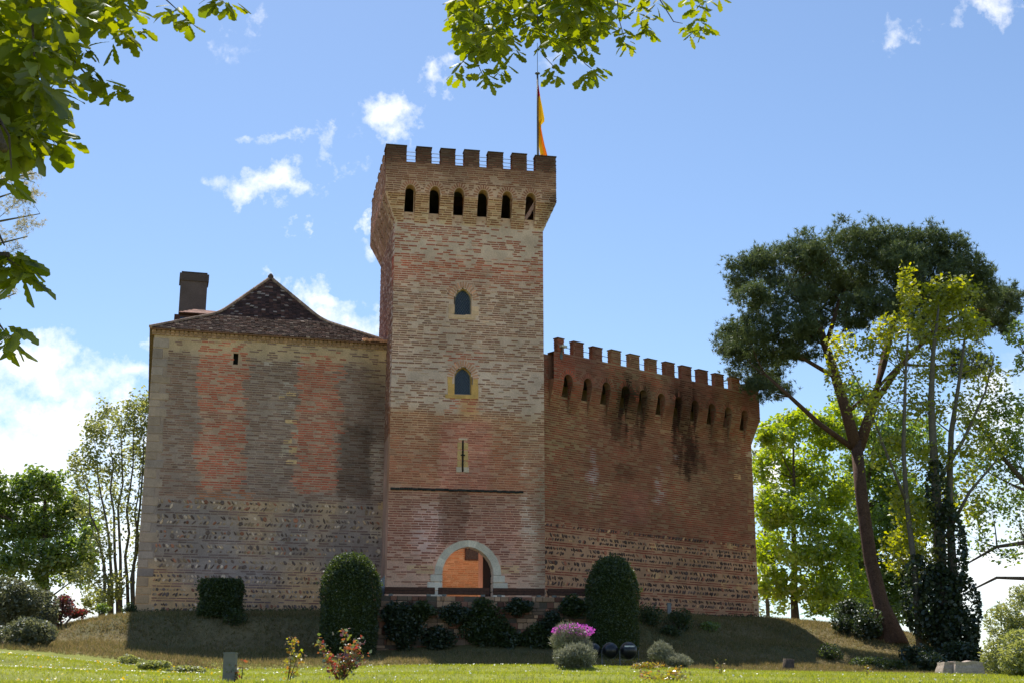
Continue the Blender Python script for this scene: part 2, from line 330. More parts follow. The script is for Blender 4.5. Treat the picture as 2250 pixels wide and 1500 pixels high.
class Wall:
    """collects mortar backing, joined bricks and the single bricks of one building"""
    def __init__(s, root, zone, nsingle=260):
        s.root = root; s.zone = zone; s.mort = MB(); s.br = MB(); s.singles = []; s.nsingle = nsingle
    def grid(s, O, U, S, u0, u1, s0, s1, mask=None, step=.16):
        """mortar sheet as a fine grid, open where mask is false"""
        nu = max(1, int((u1-u0)/step)); ns = max(1, int((s1-s0)/step)); b = len(s.mort.v)
        Nn = U.cross(S)
        for j in range(ns+1):
            for i in range(nu+1):
                u = u0+(u1-u0)*i/nu; t = s0+(s1-s0)*j/ns
                p = O+U*u+S*t; q = proj(p); s.mort.v.append(tuple(p+Nn*(.006*nse(p.x,p.y,p.z,3)))); s.mort.c.append(s.zone(q[0], q[1], p)[1])
        for j in range(ns):
            for i in range(nu):
                if mask:
                    um = u0+(u1-u0)*(i+.5)/nu; sm_ = s0+(s1-s0)*(j+.5)/ns
                    if not mask(um, sm_): continue
                a = b+j*(nu+1)+i; s.mort.f.append((a, a+1, a+nu+2, a+nu+1))
    def brick(s, c, U, S, Nn, w, h, t, col, single=True):
        if single: s.singles.append((w*h, c, U, S, Nn, w, h, t, col))
        else: s._box(c, U, S, Nn, w, h, t, col)
    def _box(s, c, U, S, Nn, w, h, t, col):
        a = U*(w/2); b = S*(h/2); n = Nn*t; c0 = c-Nn*.02
        s.br.add([c0-a-b, c0+a-b, c0+a+b, c0-a+b, c-a*.96-b*.88+n, c+a*.96-b*.88+n, c+a*.96+b*.88+n, c-a*.96+b*.88+n],
                 [(4,5,6,7),(0,1,5,4),(1,2,6,5),(2,3,7,6),(3,0,4,7)], col)
    def lay(s, O, U, S, u0, u1, s0, s1, mask=None, course=.098, blen=.36, single=False):
        Nn = U.cross(S); k = 0; t = s0+course*.5
        while t < s1-.02:
            u = u0+random.uniform(-.3, 0)
            while u < u1:
                l = blen*random.uniform(.55, 1.15); a, b = max(u, u0), min(u+l, u1); u += l+random.uniform(.012, .03)
                if b-a < .07: continue
                if mask:
                    if not mask((a+b)/2, t):
                        continue
                    if not mask(a, t): a = (a+b)/2
                    if not mask(b, t): b = (a+b)/2
                    if b-a < .06: continue
                wob = .012*nse(a*.7, t*.5, 3.3, 1.0)+random.uniform(-.005, .005)
                c = O+U*((a+b)/2)+S*(t+wob); q = proj(c)
                bc, mc, vis = s.zone(q[0], q[1], c)
                if random.random() > vis: continue
                f = random.uniform(.8, 1.2); g = random.uniform(-.05, .05)
                if random.random() < .22: bc = mixc(bc, mc, random.uniform(.3, .8))
                col = (bc[0]*f*(1+g), bc[1]*f, bc[2]*f*(1-g))
                s.brick(c, U, S, Nn, b-a, course*random.uniform(.5, .66), random.uniform(.008, .02), col, single)
            t += course; k += 1
    def rubble(s, O, U, S, u0, u1, s0, s1, mask=None, stone=None):
        """bands: two brick courses, then two rows of slanted river stones (herring-bone)"""
        Nn = U.cross(S); t = s0; i = 0
        while t < s1:
            ph = i % 4
            if ph < 2:
                s.lay(O, U, S, u0, u1, t, t+.1, mask, course=.1, blen=.4); t += .1
            else:
                h = random.uniform(.17, .23); u = u0+.05; tilt = R(38 if ph == 2 else -38)
                while u < u1-.05:
                    w = random.uniform(.05, .13); gap = random.uniform(.01, .06)
                    if (mask is None or mask(u, t+h/2)) and random.random() < .8+.3*nse(u, t, 9, .6):
                        a = tilt*random.uniform(.35, 1.45); S2 = (S*math.cos(a)+U*math.sin(a)); U2 = S2.cross(Nn)*1
                        c = O+U*u+S*(t+h/2); q = proj(c); col = stone(q[0], q[1])
                        f = random.uniform(.6, 1.35); col = tuple(x*f for x in col)
                        L = h*random.uniform(.5, 1.15)
                        if random.random() < .06: w *= 1.9; L = h*1.05
                        n = random.choice((5, 6, 7)); ring = []; top = []
                        for k in range(n):
                            an = 2*math.pi*(k+.5)/n; q_ = random.uniform(.8, 1.15); rx = math.cos(an)*w*.55*q_; ry = math.sin(an)*L*.55*q_
                            ring.append(c-Nn*.02+U2*rx+S2*ry); top.append(c+Nn*random.uniform(.015,.045)+U2*rx*.72+S2*ry*.78)
                        s.br.add(ring+top, [tuple(range(n, 2*n))]+[(k, (k+1)%n, n+(k+1)%n, n+k) for k in range(n)], col)
                        if random.random() < .04:   # now and then a big cobble
                            u += .1
                    u += w+gap
                t += h
            i += 1
    def finish(s):
        link('mortar_face', s.mort.mesh('mortar_face'), M_MORTAR, s.root)
        s.singles.sort(key=lambda a: -a[0])
        for k, (ar, c, U, S, Nn, w, h, t, col) in enumerate(s.singles):
            if k < s.nsingle: piece('brick', BRICK_OBJ, c-Nn*.004, U, S, Nn, w, h, t+.004, col, s.root)
            else: s._box(c, U, S, Nn, w, h, t, col)
        link('brickwork', s.br.mesh('brickwork'), M_BRICK, s.root, kind='stuff')
STONE_OBJ = bpy.data.meshes.new('stone_block')
def _mk_stone():
    import bmesh
    bm = bmesh.new(); bmesh.ops.create_cube(bm, size=1.0)
    bmesh.ops.bevel(bm, geom=bm.edges[:], offset=.06, segments=1, affect='EDGES'); bm.to_mesh(STONE_OBJ); bm.free()
_mk_stone(); STONE_OBJ.materials.append(M_STONE)
def stone(name, c, U, S, Nn, w, h, t, col, parent): return piece(name, STONE_OBJ, c, U, S, Nn, w, h, t, col, parent)
def arch_pts(w, rise, n=7, pointed=True):
    """right half then left half of a pointed arch of half width w, from spring to apex"""
    out = []
    if pointed:
        # each side is an arc centred on the other side of the axis
        c = (rise*rise-w*w)/(2*w); r = w+c; a1 = math.atan2(rise, c)
        for k in range(n+1):
            a = a1*k/n; out.append((-c+r*math.cos(a), r*math.sin(a)))
    else:
        for k in range(n+1):
            a = math.pi/2*k/n; out.append((w*math.cos(a), rise*math.sin(a)))
    return out
def battlement(wall, fr, z0, z1, zs, rise, zt, zm, D, slots, merlons, root, crenel_rails, u_ext=(1,1), ua=0., thick=.42, mthick=None):
    """corbelled parapet on a wall face: wedge corbels, arched slots between them, parapet and merlons.
       slots: [(centre, half width)], merlons: [(u0,u1)], u_ext: whether the corners flare out"""
    L = fr.L; D0 = -D if u_ext[0] else ua; D1 = L+D if u_ext[1] else L
    core = wall.mort
    def col_at(p): q = proj(p); return wall.zone(q[0], q[1], p)[1]
    def quad(pts):
        b = len(core.v)
        for p in pts: core.v.append(tuple(p)); core.c.append(col_at(p))
        core.f.append(tuple(range(b, b+len(pts))))
    edges = [ua]+[e for c, h in slots for e in (c-h, c+h)]+[L]
    segs = [(edges[i], edges[i+1]) for i in range(0, len(edges), 2)]
    sl = math.hypot(D, z1-z0)
    for k, (a, b) in enumerate(segs):
        at, bt = (D0 if k == 0 else a), (D1 if k == len(segs)-1 else b)
        A0, B0, A1, B1 = fr.w(a, z0), fr.w(b, z0), fr.w(at, z1, D), fr.w(bt, z1, D)
        A2, B2 = fr.w(at, zs, D), fr.w(bt, zs, D)
        quad([A0, B0, B1, A1]); quad([A1, B1, B2, A2])
        quad([fr.w(a, zs), A0, A1, A2]); quad([B0, fr.w(b, zs), B2, B1])
        under = lambda dep, z: z > z0+(z1-z0)*dep/D+.03
        if k > 0: wall.lay(fr.w(a, 0, 0), fr.N, UP, .02, D-.01, z0, zs, under)
        if k < len(segs)-1: wall.lay(fr.w(b, 0, D), fr.N*-1, UP, .01, D-.02, z0, zs, lambda u, z: under(D-u, z))
        # bricks on the slope and on the front of the corbel
        Ssl = (fr.N*D+UP*(z1-z0)).normalized()
        wall.lay(fr.w(0, z0), fr.U, Ssl, at+.0, bt, 0, sl, (lambda u, s, a=a, b=b, at=at, bt=bt: (a+(at-a)*s/sl) <= u <= (b+(bt-b)*s/sl)))
        wall.lay(fr.w(0, 0, D), fr.U, UP, at, bt, z1, zs)
        quad([A2, B2, fr.w(bt, zt, D), fr.w(at, zt, D)])
    for c, h in slots:
        arc = [(c+x, zs+y) for x, y in arch_pts(h, rise, 5, False)]; arc += [(2*c-x, y) for x, y in arc[::-1][1:]]
        for (xa, ya), (xb, yb) in zip(arc[:-1], arc[1:]):
            quad([fr.w(xb, yb, D), fr.w(xa, ya, D), fr.w(xa, zt, D), fr.w(xb, zt, D)])
            quad([fr.w(xa, ya, D), fr.w(xb, yb, D), fr.w(xb, yb, 0), fr.w(xa, ya, 0)])
        # little fan of bricks over the slot
        for k in range(11):
            a = math.pi*(k+.5)/11; d = Vector((0,0,0))+fr.U*math.cos(a)+UP*math.sin(a); T = d.cross(fr.N)
            p = fr.w(c, zs, D)+fr.U*(math.cos(a)*(h+.12))+UP*(math.sin(a)*(rise+.12)); q = proj(p); bc = wall.zone(q[0], q[1], p)[0]
            f = random.uniform(.95, 1.5); wall._box(p, T*-1, d, fr.N, .055, .2, .018, (bc[0]*f*1.1, bc[1]*f*1.05, bc[2]*f))
    # parapet bricks above the slots
    def msk(u, z):
        for c, h in slots:
            if abs(u-c) < h+.22 and z < zs+math.sqrt(max(0, 1-((u-c)/(h+.22))**2))*(rise+.22): return False
        return True
    wall.lay(fr.w(0, 0, D), fr.U, UP, D0, D1, zs, zt, msk)
    # body of the parapet: top and inner face
    quad([fr.w(D0, zt, D), fr.w(D1, zt, D), fr.w(D1, zt, D-thick), fr.w(D0, zt, D-thick)])
    quad([fr.w(D1, zs+rise+.06, D-thick), fr.w(D0, zs+rise+.06, D-thick), fr.w(D0, zt, D-thick), fr.w(D1, zt, D-thick)])
    for (a, b) in merlons:
        thick = mthick or thick
        m = MB(); c = col_at(fr.w((a+b)/2, zm, D)); sk = random.uniform(-.02, .02); h = zm+random.uniform(-.03, .03)
        m.obox(fr.w(a, zt-.02, D-thick), fr.U, fr.N, UP, b-a, thick-.003, h-zt, c)
        m.obox(fr.w(a-.03, h-.02, D-thick-.03), fr.U, fr.N, UP, b-a+.06, thick+.06, .05, tuple(x*.55 for x in c))
        me_ = m.obj('merlon', M_MORTAR, root)
        w2 = Wall(me_, wall.zone); w2.lay(fr.w(0, 0, D), fr.U, UP, a+.01, b-.01, zt, h-.03)
        w2.lay(fr.w(a, 0, D), fr.N*-1, UP, .0, thick, zt, h-.03); w2.lay(fr.w(b, 0, D-thick), fr.N, UP, 0, thick, zt, h-.03)
        if w2.br.v: link('brick_facing', w2.br.mesh('brick_facing'), M_BRICK, me_, kind='stuff')
    ms = sorted(merlons)
    for (a, b), (c, d) in zip(ms[:-1], ms[1:]):
        for zr in crenel_rails:
            m = MB(); m.tube([fr.w(b-.05, zr, D-.2), fr.w(c+.05, zr, D-.2)], .014, 5); m.obj('guard_rail', M_RAIL, root)
# ------------------------------------------------------------------ gate tower
TA, TB = Vector((-5.07,54,0)), Vector((1.37,55.24,0))
TF = Frame(TA, TB); TV = Vector((-TF.U.y, TF.U.x, 0)); TD = 6.5
T_L = Frame(TA+TV*TD, TA); T_R = Frame(TB, TB+TV*TD); T_B = Frame(TB+TV*TD, TA+TV*TD)
def blot(p, s=.5, seed=0.): return nse(p[0]+seed, p[1], p[2], s)
def tower_zone(px, py, p):
    n = blot(p, .55); n2 = blot(p, 1.7, 7); n3 = blot(p, .25, 13); py2 = py-(px-1030)*.05+n*9
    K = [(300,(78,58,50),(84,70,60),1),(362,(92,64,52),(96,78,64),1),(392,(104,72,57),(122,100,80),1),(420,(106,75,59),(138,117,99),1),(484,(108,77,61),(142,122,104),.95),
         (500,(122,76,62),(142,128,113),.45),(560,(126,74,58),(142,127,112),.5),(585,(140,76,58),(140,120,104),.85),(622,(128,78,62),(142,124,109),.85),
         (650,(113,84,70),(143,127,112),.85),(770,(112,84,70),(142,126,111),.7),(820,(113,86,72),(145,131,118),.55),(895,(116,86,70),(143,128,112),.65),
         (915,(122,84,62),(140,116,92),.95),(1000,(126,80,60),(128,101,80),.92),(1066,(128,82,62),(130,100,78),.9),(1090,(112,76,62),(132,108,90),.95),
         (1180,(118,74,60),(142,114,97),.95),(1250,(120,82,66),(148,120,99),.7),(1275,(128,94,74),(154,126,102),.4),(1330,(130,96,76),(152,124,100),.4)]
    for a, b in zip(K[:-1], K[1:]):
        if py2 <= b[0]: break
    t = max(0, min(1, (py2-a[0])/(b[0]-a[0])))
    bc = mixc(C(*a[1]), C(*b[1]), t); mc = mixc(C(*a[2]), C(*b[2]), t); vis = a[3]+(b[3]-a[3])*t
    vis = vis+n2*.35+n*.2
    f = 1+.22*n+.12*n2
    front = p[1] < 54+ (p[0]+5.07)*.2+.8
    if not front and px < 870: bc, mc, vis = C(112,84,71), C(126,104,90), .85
    # red patch panel around the slit, and above the lower window
    if front:
        pan = box_in(px, 966, 1076, 5)*box_in(py, 925, 1078, 6)
        mc = mixc(mc, C(138,104,86), pan); bc = mixc(bc, C(134,84,68), pan)
        pan2 = box_in(px, 984, 1054, 6)*(box_in(py, 770, 806, 6)+box_in(py, 868, 908, 6)); bc = mixc(bc, C(142,86,68), pan2)
        och = box_in(px, 1010, 1050, 10)*box_in(py, 868, 915, 12)*.6; mc = mixc(mc, C(150,112,60), och)
        grey = sm(px, 1120, 1175)*sm(py, 870, 930)*(.5+.5*n2); mc = mixc(mc, C(132,120,100), grey); bc = mixc(bc, C(118,96,76), grey*.8)
        sn = nse(px*.13, py*.02, 6.6); st = sm(box_in(px+n*14, 968, 1032, 18)*box_in(py, 1078, 1195, 16)+sn*.5+random.uniform(-.12,.12), .3, .8)*.5; f *= 1-st*.75
        bright = box_in(px+n*10, 905, 970, 18)*box_in(py, 1110, 1215, 25); mc = mixc(mc, C(172,148,136), bright*.8)
        ef = box_in(px+n*12, 1150, 1185, 8)*box_in(py, 1025, 1180, 20)*sm(n2+n, -.1, .5); mc = mixc(mc, C(190,178,160), ef*.8)
        right = sm(px, 1168, 1190)*sm(py, 1000, 1080); mc = mixc(mc, C(112,102,84), right*.6); f *= 1-right*.15
        moss = sm(px+n2*10, 1180, 1214)*box_in(py, 425, 480, 12); f *= 1-moss*.7
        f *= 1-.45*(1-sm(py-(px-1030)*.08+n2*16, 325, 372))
    return tuple(x*f*.88 for x in bc), tuple(x*f*1.08 for x in mc), vis
tower = empty('gate_tower', 'tall square brick gate tower with battlements and pointed gateway', 'tower')
tw = Wall(tower, tower_zone, 280)
DT = .5
u_, zc0 = TF.uz(868, 487); z_corb0 = zc0                       # where the corbels leave the wall
_, z_corb1 = TF.uz(1218, 446, DT)
_, z_spring = TF.uz(1009, 428, DT); _, z_crown = TF.uz(1009, 413, DT)
_, z_sill = TF.uz(1009, 364, DT); _, z_mer = TF.uz(984, 328, DT)
TZ0 = 3.6
gate_cu, gate_spz = TF.uz(1028, 1262); _, gate_apz = TF.uz(1028, 1200); gate_hw = (TF.uz(1085,1262)[0]-TF.uz(972,1262)[0])/2
gate_fl = 5.1
def in_arch(u, z, cu, hw, spz, apz, zlo, grow=0.):
    if z < zlo-grow or abs(u-cu) > hw+grow: return False
    if z <= spz: return True
    w = hw; rise = apz-spz; c = (rise*rise-w*w)/(2*w); r = w+c
    return math.hypot(abs(u-cu)+c, z-spz) <= r+grow
WINS = []
for (cx, top, spr, bot, hwp) in ((1018, 636, 660, 691, 17), (1017.5, 808, 832, 864, 17)):
    cu, zt_ = TF.uz(cx, top); _, zs_ = TF.uz(cx, spr); _, zb_ = TF.uz(cx, bot); hw = TF.uz(cx+hwp, spr)[0]-cu
    WINS.append((cu, hw, zs_, zt_, zb_))
sl_u, sl_t = TF.uz(1017, 966); _, sl_b = TF.uz(1017, 1034)
TSL = [(TF.uz(x, y, DT)[0], .235) for x, y in ((902,430),(956,434),(1009,438),(1062,442),(1115,446),(1167,450))]
def tmask(u, z, g=0.):
    if z > z_spring-.78 and any(abs(u-c_) < h_-.02 for c_, h_ in TSL): return False
    if in_arch(u, z, gate_cu, gate_hw+.1, gate_spz, gate_apz+.08, gate_fl-1, g): return False
    for cu, hw, zs_, zt_, zb_ in WINS:
        if in_arch(u, z, cu, hw, zs_, zt_, zb_, .05+g): return False
    if abs(u-sl_u) < .05+g and sl_b-g < z < sl_t+g: return False
    return True
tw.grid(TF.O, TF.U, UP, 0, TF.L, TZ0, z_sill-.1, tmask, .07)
def bmask(u, z): 
    if in_arch(u, z, gate_cu, gate_hw+.3, gate_spz, gate_apz+.3, gate_fl-1): return False
    for cu, hw, zs_, zt_, zb_ in WINS:
        if in_arch(u, z, cu, hw+.28, zs_, zt_+.3, zs_-.02): return False
        if abs(u-cu) < hw+.28 and zb_-.22 < z < zs_: return False
    return not (abs(u-sl_u) < .1 and sl_b-.1 < z < sl_t+.1)
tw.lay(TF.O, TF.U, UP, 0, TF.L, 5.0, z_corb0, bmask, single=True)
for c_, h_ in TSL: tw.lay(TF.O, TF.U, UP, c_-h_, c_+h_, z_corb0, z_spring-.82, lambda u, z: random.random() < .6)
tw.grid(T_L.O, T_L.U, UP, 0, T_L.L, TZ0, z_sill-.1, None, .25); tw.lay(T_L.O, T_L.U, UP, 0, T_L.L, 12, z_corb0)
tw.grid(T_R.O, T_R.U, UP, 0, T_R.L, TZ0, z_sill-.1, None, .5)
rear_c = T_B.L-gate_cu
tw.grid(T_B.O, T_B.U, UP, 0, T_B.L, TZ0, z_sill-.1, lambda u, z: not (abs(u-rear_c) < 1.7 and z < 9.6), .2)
slots = [(TF.uz(x, y, DT)[0], .235) for x, y in ((902,430),(956,434),(1009,438),(1062,442),(1115,446),(1167,450))]
mers = [(TF.uz(a, y, DT)[0], TF.uz(b, y, DT)[0]) for a, b, y in ((847,893,335),(916,948,338),(969,1000,343),(1021,1053,348),(1073,1105,352),(1126,1157,356),(1177,1218,360))]
mers[0] = (-DT, mers[0][1]); mers[-1] = (mers[-1][0], TF.L+DT)
rails = [z_sill+.18, z_sill+.36, z_sill+.54]
battlement(tw, TF, z_corb0, z_corb1, z_spring, z_crown-z_spring, z_sill, z_mer, DT, slots, mers, tower, rails)
sp = T_L.L/6
sl_side = [(sp*(k+.5), .235) for k in range(6)]
mer_side = [(-DT+.42, .32)]+[(sp*(k+.72), sp*(k+1.28)) for k in range(5)]+[(T_L.L-.35, T_L.L+DT-.43)]
for fr in (T_L, T_R, T_B): battlement(tw, fr, z_corb0, z_corb1, z_spring, z_crown-z_spring, z_sill, z_mer, DT, sl_side, mer_side, tower, rails[1:2])
# roof deck inside the parapet
m = MB(); m.obox(TF.w(.02, z_sill-.55, -.02), TF.U, TV, UP, TF.L-.04, TD-.04, .1, (.2,.18,.16)); m.obj('roof_deck', M_MORTAR, tower)
# timber hatch seen in the third gap
a, _ = TF.uz(999, 352, -1.5); b, _ = TF.uz(1022, 352, -1.5)
m = MB(); m.obox(TF.w(a, z_sill-1, -1.9), TF.U, TV, UP, b-a, .5, 1.0+.62); m.obj('roof_hatch', M_WOOD, tower)
# drip ledge above the gate
a, zl = TF.uz(858, 1072); b, zl2 = TF.uz(1150, 1082)
m = MB(); nseg = 30
for k in range(nseg):
    u0 = a+(b-a)*k/nseg; m.obox(TF.w(u0, zl-.05+random.uniform(-.015,.015), -.02), TF.U, TF.N, UP, (b-a)/nseg-.01, .09+random.uniform(-.02,.015), .09, jit((.045,.042,.036),.6,1.2))
m.obj('drip_ledge', M_TILE, tower)
# windows
LANC = [C(150,128,95), C(165,145,112)]
def lattice_window(cu, hw, zs_, zt_, zb_, stones, och):
    win = MB(); rise = zt_-zs_
    arc = [(x, zs_+y) for x, y in arch_pts(hw, rise, 6)]
    out = [(hw, zb_)]+arc+[(-x, z) for x, z in arc[::-1][1:]]+[(-hw, zb_)]
    # reveal
    rev = MB()
    n = len(out)
    for k in range(n):
        (x0, y0), (x1, y1) = out[k], out[(k+1) % n]
        g = 1.0
        rev.add([TF.w(cu+x0*1.12, y0+(.03 if y0 > zb_ else -.03), .004), TF.w(cu+x1*1.12, y1+(.03 if y1 > zb_ else -.03), .004), TF.w(cu+x1, y1, -.2), TF.w(cu+x0, y0, -.2)], [(0,1,2,3)], och)
    w = rev.obj('window', M_MORTAR, tower); w['label'] = 'small pointed window with diamond lattice panes'
    g = MB(); g.add([TF.w(cu+x, z, -.19) for x, z in out], [tuple(range(n))]); g.obj('glass', M_GLASS, w)
    fm = MB()
    for k in range(n):
        (x0, y0), (x1, y1) = out[k], out[(k+1) % n]
        fm.tube([TF.w(cu+x0*.96, y0, -.16), TF.w(cu+x1*.96, y1, -.16)], .024, 4)
    fm.obj('frame', M_FRAME, w)
    lt = MB(); st = .105
    for sgn in (1, -1):
        for k in range(-14, 24):
            # diagonal lines z = zb + k*st + sgn*1.25*x clipped to the opening
            pts = []
            for i in range(41):
                x = -hw+2*hw*i/40; z = zb_+k*st*1.5+sgn*1.45*x
                if in_arch(x, z, 0, hw*.97, zs_, zt_-.01, zb_): pts.append((x, z))
            if len(pts) > 2: lt.tube([TF.w(cu+pts[0][0], pts[0][1], -.175), TF.w(cu+pts[-1][0], pts[-1][1], -.175)], .007, 4)
    lt.obj('lattice', M_LEAD, w)
    # fan of bricks over the arch
    for k in range(17):
        a = math.pi*(k+.5)/17; ca, sa = math.cos(a), math.sin(a)
        d = (TF.U*ca+UP*sa).normalized(); T = TF.N.cross(d)
        ex = .22; zz = zs_+sa*(rise+ex)*(1-.1*abs(ca)); p = TF.w(cu+ca*(hw+ex), zz, .0)
        bc = C(148,112,90); f = random.uniform(.75, 1.2)
        piece('voussoir', BRICK_OBJ, p, T, d, TF.N, .06, .27, .02, tuple(x*f for x in bc), w)
    for (du, dz, sw, sh) in stones:
        stone('jamb_stone', TF.w(cu+du, zb_+dz, .0), TF.U, UP, TF.N, sw, sh, .05, jit(och,.85,1.1), w)
cu, hw, zs_, zt_, zb_ = WINS[0]
lattice_window(*WINS[0], [(-hw-.16, .22, .26, .4), (hw+.18, .2, .3, .36), (-.25, -.12, .75, .17), (hw-.02, -.1, .44, .2)], C(158,136,110))
lattice_window(*WINS[1], [(-hw-.16, .1, .28, .62), (hw+.17, .1, .3, .6), (-hw-.22, .55, .2, .3), (hw+.2, .52, .2, .26), (-.3, -.14, .9, .16), (hw, -.13, .5, .17)], C(152,124,74))
# arrow slit
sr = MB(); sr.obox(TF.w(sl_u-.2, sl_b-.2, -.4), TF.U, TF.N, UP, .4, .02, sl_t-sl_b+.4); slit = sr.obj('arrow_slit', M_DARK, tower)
hz = (sl_t-sl_b)
for sgn in (-1, 1):
    for z_, h_ in ((sl_b+.22, .42), (sl_b+.22+.44, .4), (sl_b+1.06, .3)):
        if z_+h_/2 > sl_t+.05: continue
        stone('jamb_stone', TF.w(sl_u+sgn*.135, z_, -.08), TF.U, UP, TF.N, .19, h_, .2, C(146,124,82), slit)
    stone('sill_stone', TF.w(sl_u+sgn*.155, sl_b+.05, -.07), TF.U, UP, TF.N, .23, .22, .22, C(198,184,160), slit)
stone('lintel_stone', TF.w(sl_u, sl_t+.03, -.07), TF.U, UP, TF.N, .38, .08, .2, C(190,172,145), slit)
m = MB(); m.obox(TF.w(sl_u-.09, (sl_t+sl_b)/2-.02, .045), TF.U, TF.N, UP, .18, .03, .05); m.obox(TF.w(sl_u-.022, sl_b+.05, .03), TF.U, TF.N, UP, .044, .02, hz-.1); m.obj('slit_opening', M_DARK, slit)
# gateway: pointed stone arch
rise = gate_apz-gate_spz; inn = arch_pts(gate_hw, rise, 12); outr = arch_pts(gate_hw+.32, rise+.27, 12)
GCOL = (.82,.68,.51)
def vous(a, b, sgn, name='voussoir'):
    P_ = []
    for dep in (.05, -.55):
        for (x, z) in (inn[a], inn[b], outr[b], outr[a]): P_.append(TF.w(gate_cu+sgn*x, gate_spz+z, dep))
    m = MB(); f = random.uniform(.86, 1.1); ff = [(0,1,2,3),(7,6,5,4),(0,4,5,1),(1,5,6,2),(2,6,7,3),(3,7,4,0)]
    m.add(P_, ff if sgn > 0 else [t[::-1] for t in ff], tuple(x*f for x in GCOL)); m.obj(name, M_MORTAR, arch)
am = MB(); am.obox(TF.w(gate_cu-gate_hw-.4, gate_fl-.9, -.5), TF.U, TF.N, UP, .05, .3, .9, GCOL); arch = am.obj('gate_arch', M_MORTAR, tower); arch['label'] = 'pale stone pointed arch of the gateway'
for sgn in (-1, 1):
    for k in range(0, 12, 2): vous(k, k+2, sgn)
    z = gate_spz
    for k, (h_, w_) in enumerate(((.3, .5), (.36, .62), (.34, .5), (.5, .6))):
        z -= h_; stone('jamb_stone', TF.w(gate_cu+sgn*(gate_hw+w_/2-.02), z+h_/2, -.26), TF.U, UP, TF.N, w_, h_-.012, .62, jit(GCOL,.85,1.08), arch)
for px, py, w_, h_ in ((932,1250,.75,.34),(1120,1250,.8,.34),(905,1246,.4,.2),(1098,1290,.5,.2)):
    u, z = TF.uz(px, py); stone('band_stone', TF.w(u, z, -.02), TF.U, UP, TF.N, w_, h_, .05, C(152,128,96), arch)
# added door leaf inside the right jamb, put in to darken that side
ur, _ = TF.uz(1064, 1260, -1.7); p0 = TF.w(gate_cu+gate_hw+.02, gate_fl-.05, -.58); p1 = TF.w(ur, gate_fl-.05, -1.75); dv = (p1-p0); dl = dv.length; dv.normalize()
m = MB(); nrm = UP.cross(dv)
for k in range(5): m.obox(p0+dv*(dl*k/5), dv, nrm, UP, dl/5-.012, .06, gate_apz-gate_fl+.25)
added_leaf = m.obj('added_door_leaf', plain_mat('added_leaf_dark', (.022,.015,.011), .8, var=.3), tower)
for zz in (.5, 1.7):
    m = MB(); m.obox(p0+dv*.05+UP*zz-nrm*.012, dv, nrm, UP, dl-.1, .015, .07); m.obj('added_leaf_strap', M_RAIL, added_leaf)
# passage behind the gate: side walls, vault and paving
pm = MB(); pc = C(120,92,74)
for u0, flip in ((gate_cu-1.5, 0), (gate_cu+1.5, 1)):
    pm.obox(TF.w(u0-(0 if flip else .3), 4.2, -.6), TF.U, TV, UP, .3, TD-.7, 5.4, pc)
pm.obox(TF.w(gate_cu-1.8, 9.6, -.6), TF.U, TV, UP, 3.6, TD-.7, .3, pc)
pm.obj('passage_wall', M_MORTAR, tower)
m = MB(); m.obox(TF.w(gate_cu-1.5, 4.6, -.1), TF.U, TV, UP, 3.0, TD-.2, .5, C(150,130,105)); m.obj('passage_floor', M_MORTAR, tower)
tw.finish()
# ------------------------------------------------------------------ courtyard wall, seen through the gate
cyw = empty('courtyard_wall', 'orange brick courtyard wall glowing behind the open gateway', 'wall')
CW = Frame((-7.5, 69.2), (5.0, 70.6))
def cy_zone(px, py, p): n = blot(p, .8); f = 1+.2*n; return (.56*f, .27*f, .14*f), (.62*f, .42*f, .27*f), .97
cw = Wall(cyw, cy_zone, 200)
cw.grid(CW.O, CW.U, UP, 0, CW.L, 4.5, 10.2, None, .4)
ub, _ = CW.uz(1064, 1260); ua_, _ = CW.uz(955, 1260)
cw.lay(CW.O, CW.U, UP, ua_-.5, ub+.9, 5.6, 10.1, single=True)
m = MB(); m.obox(CW.w(0, 4.5, -.5), CW.U, CW.N, UP, CW.L, .49, 5.7, (.5,.36,.24)); m.obj('wall_core', M_MORTAR, cyw)
ua, zz = CW.uz(1021, 1230); ub2, zz2 = CW.uz(1058, 1204)
m = MB(); m.obox(CW.w(ua, zz, -.05), CW.U, CW.N, UP, ub2-ua, .09, zz2-zz); wdw = m.obj('window', M_GLASS, cyw)
m = MB()
for e in (ua, ub2-.05): m.obox(CW.w(e, zz, .03), CW.U, CW.N, UP, .05, .05, zz2-zz)
m.obox(CW.w(ua, zz, .03), CW.U, CW.N, UP, ub2-ua, .06, .05); m.obox(CW.w(ua, zz2-.05, .03), CW.U, CW.N, UP, ub2-ua, .06, .05); m.obj('frame', M_WOOD, wdw)
cw.finish()
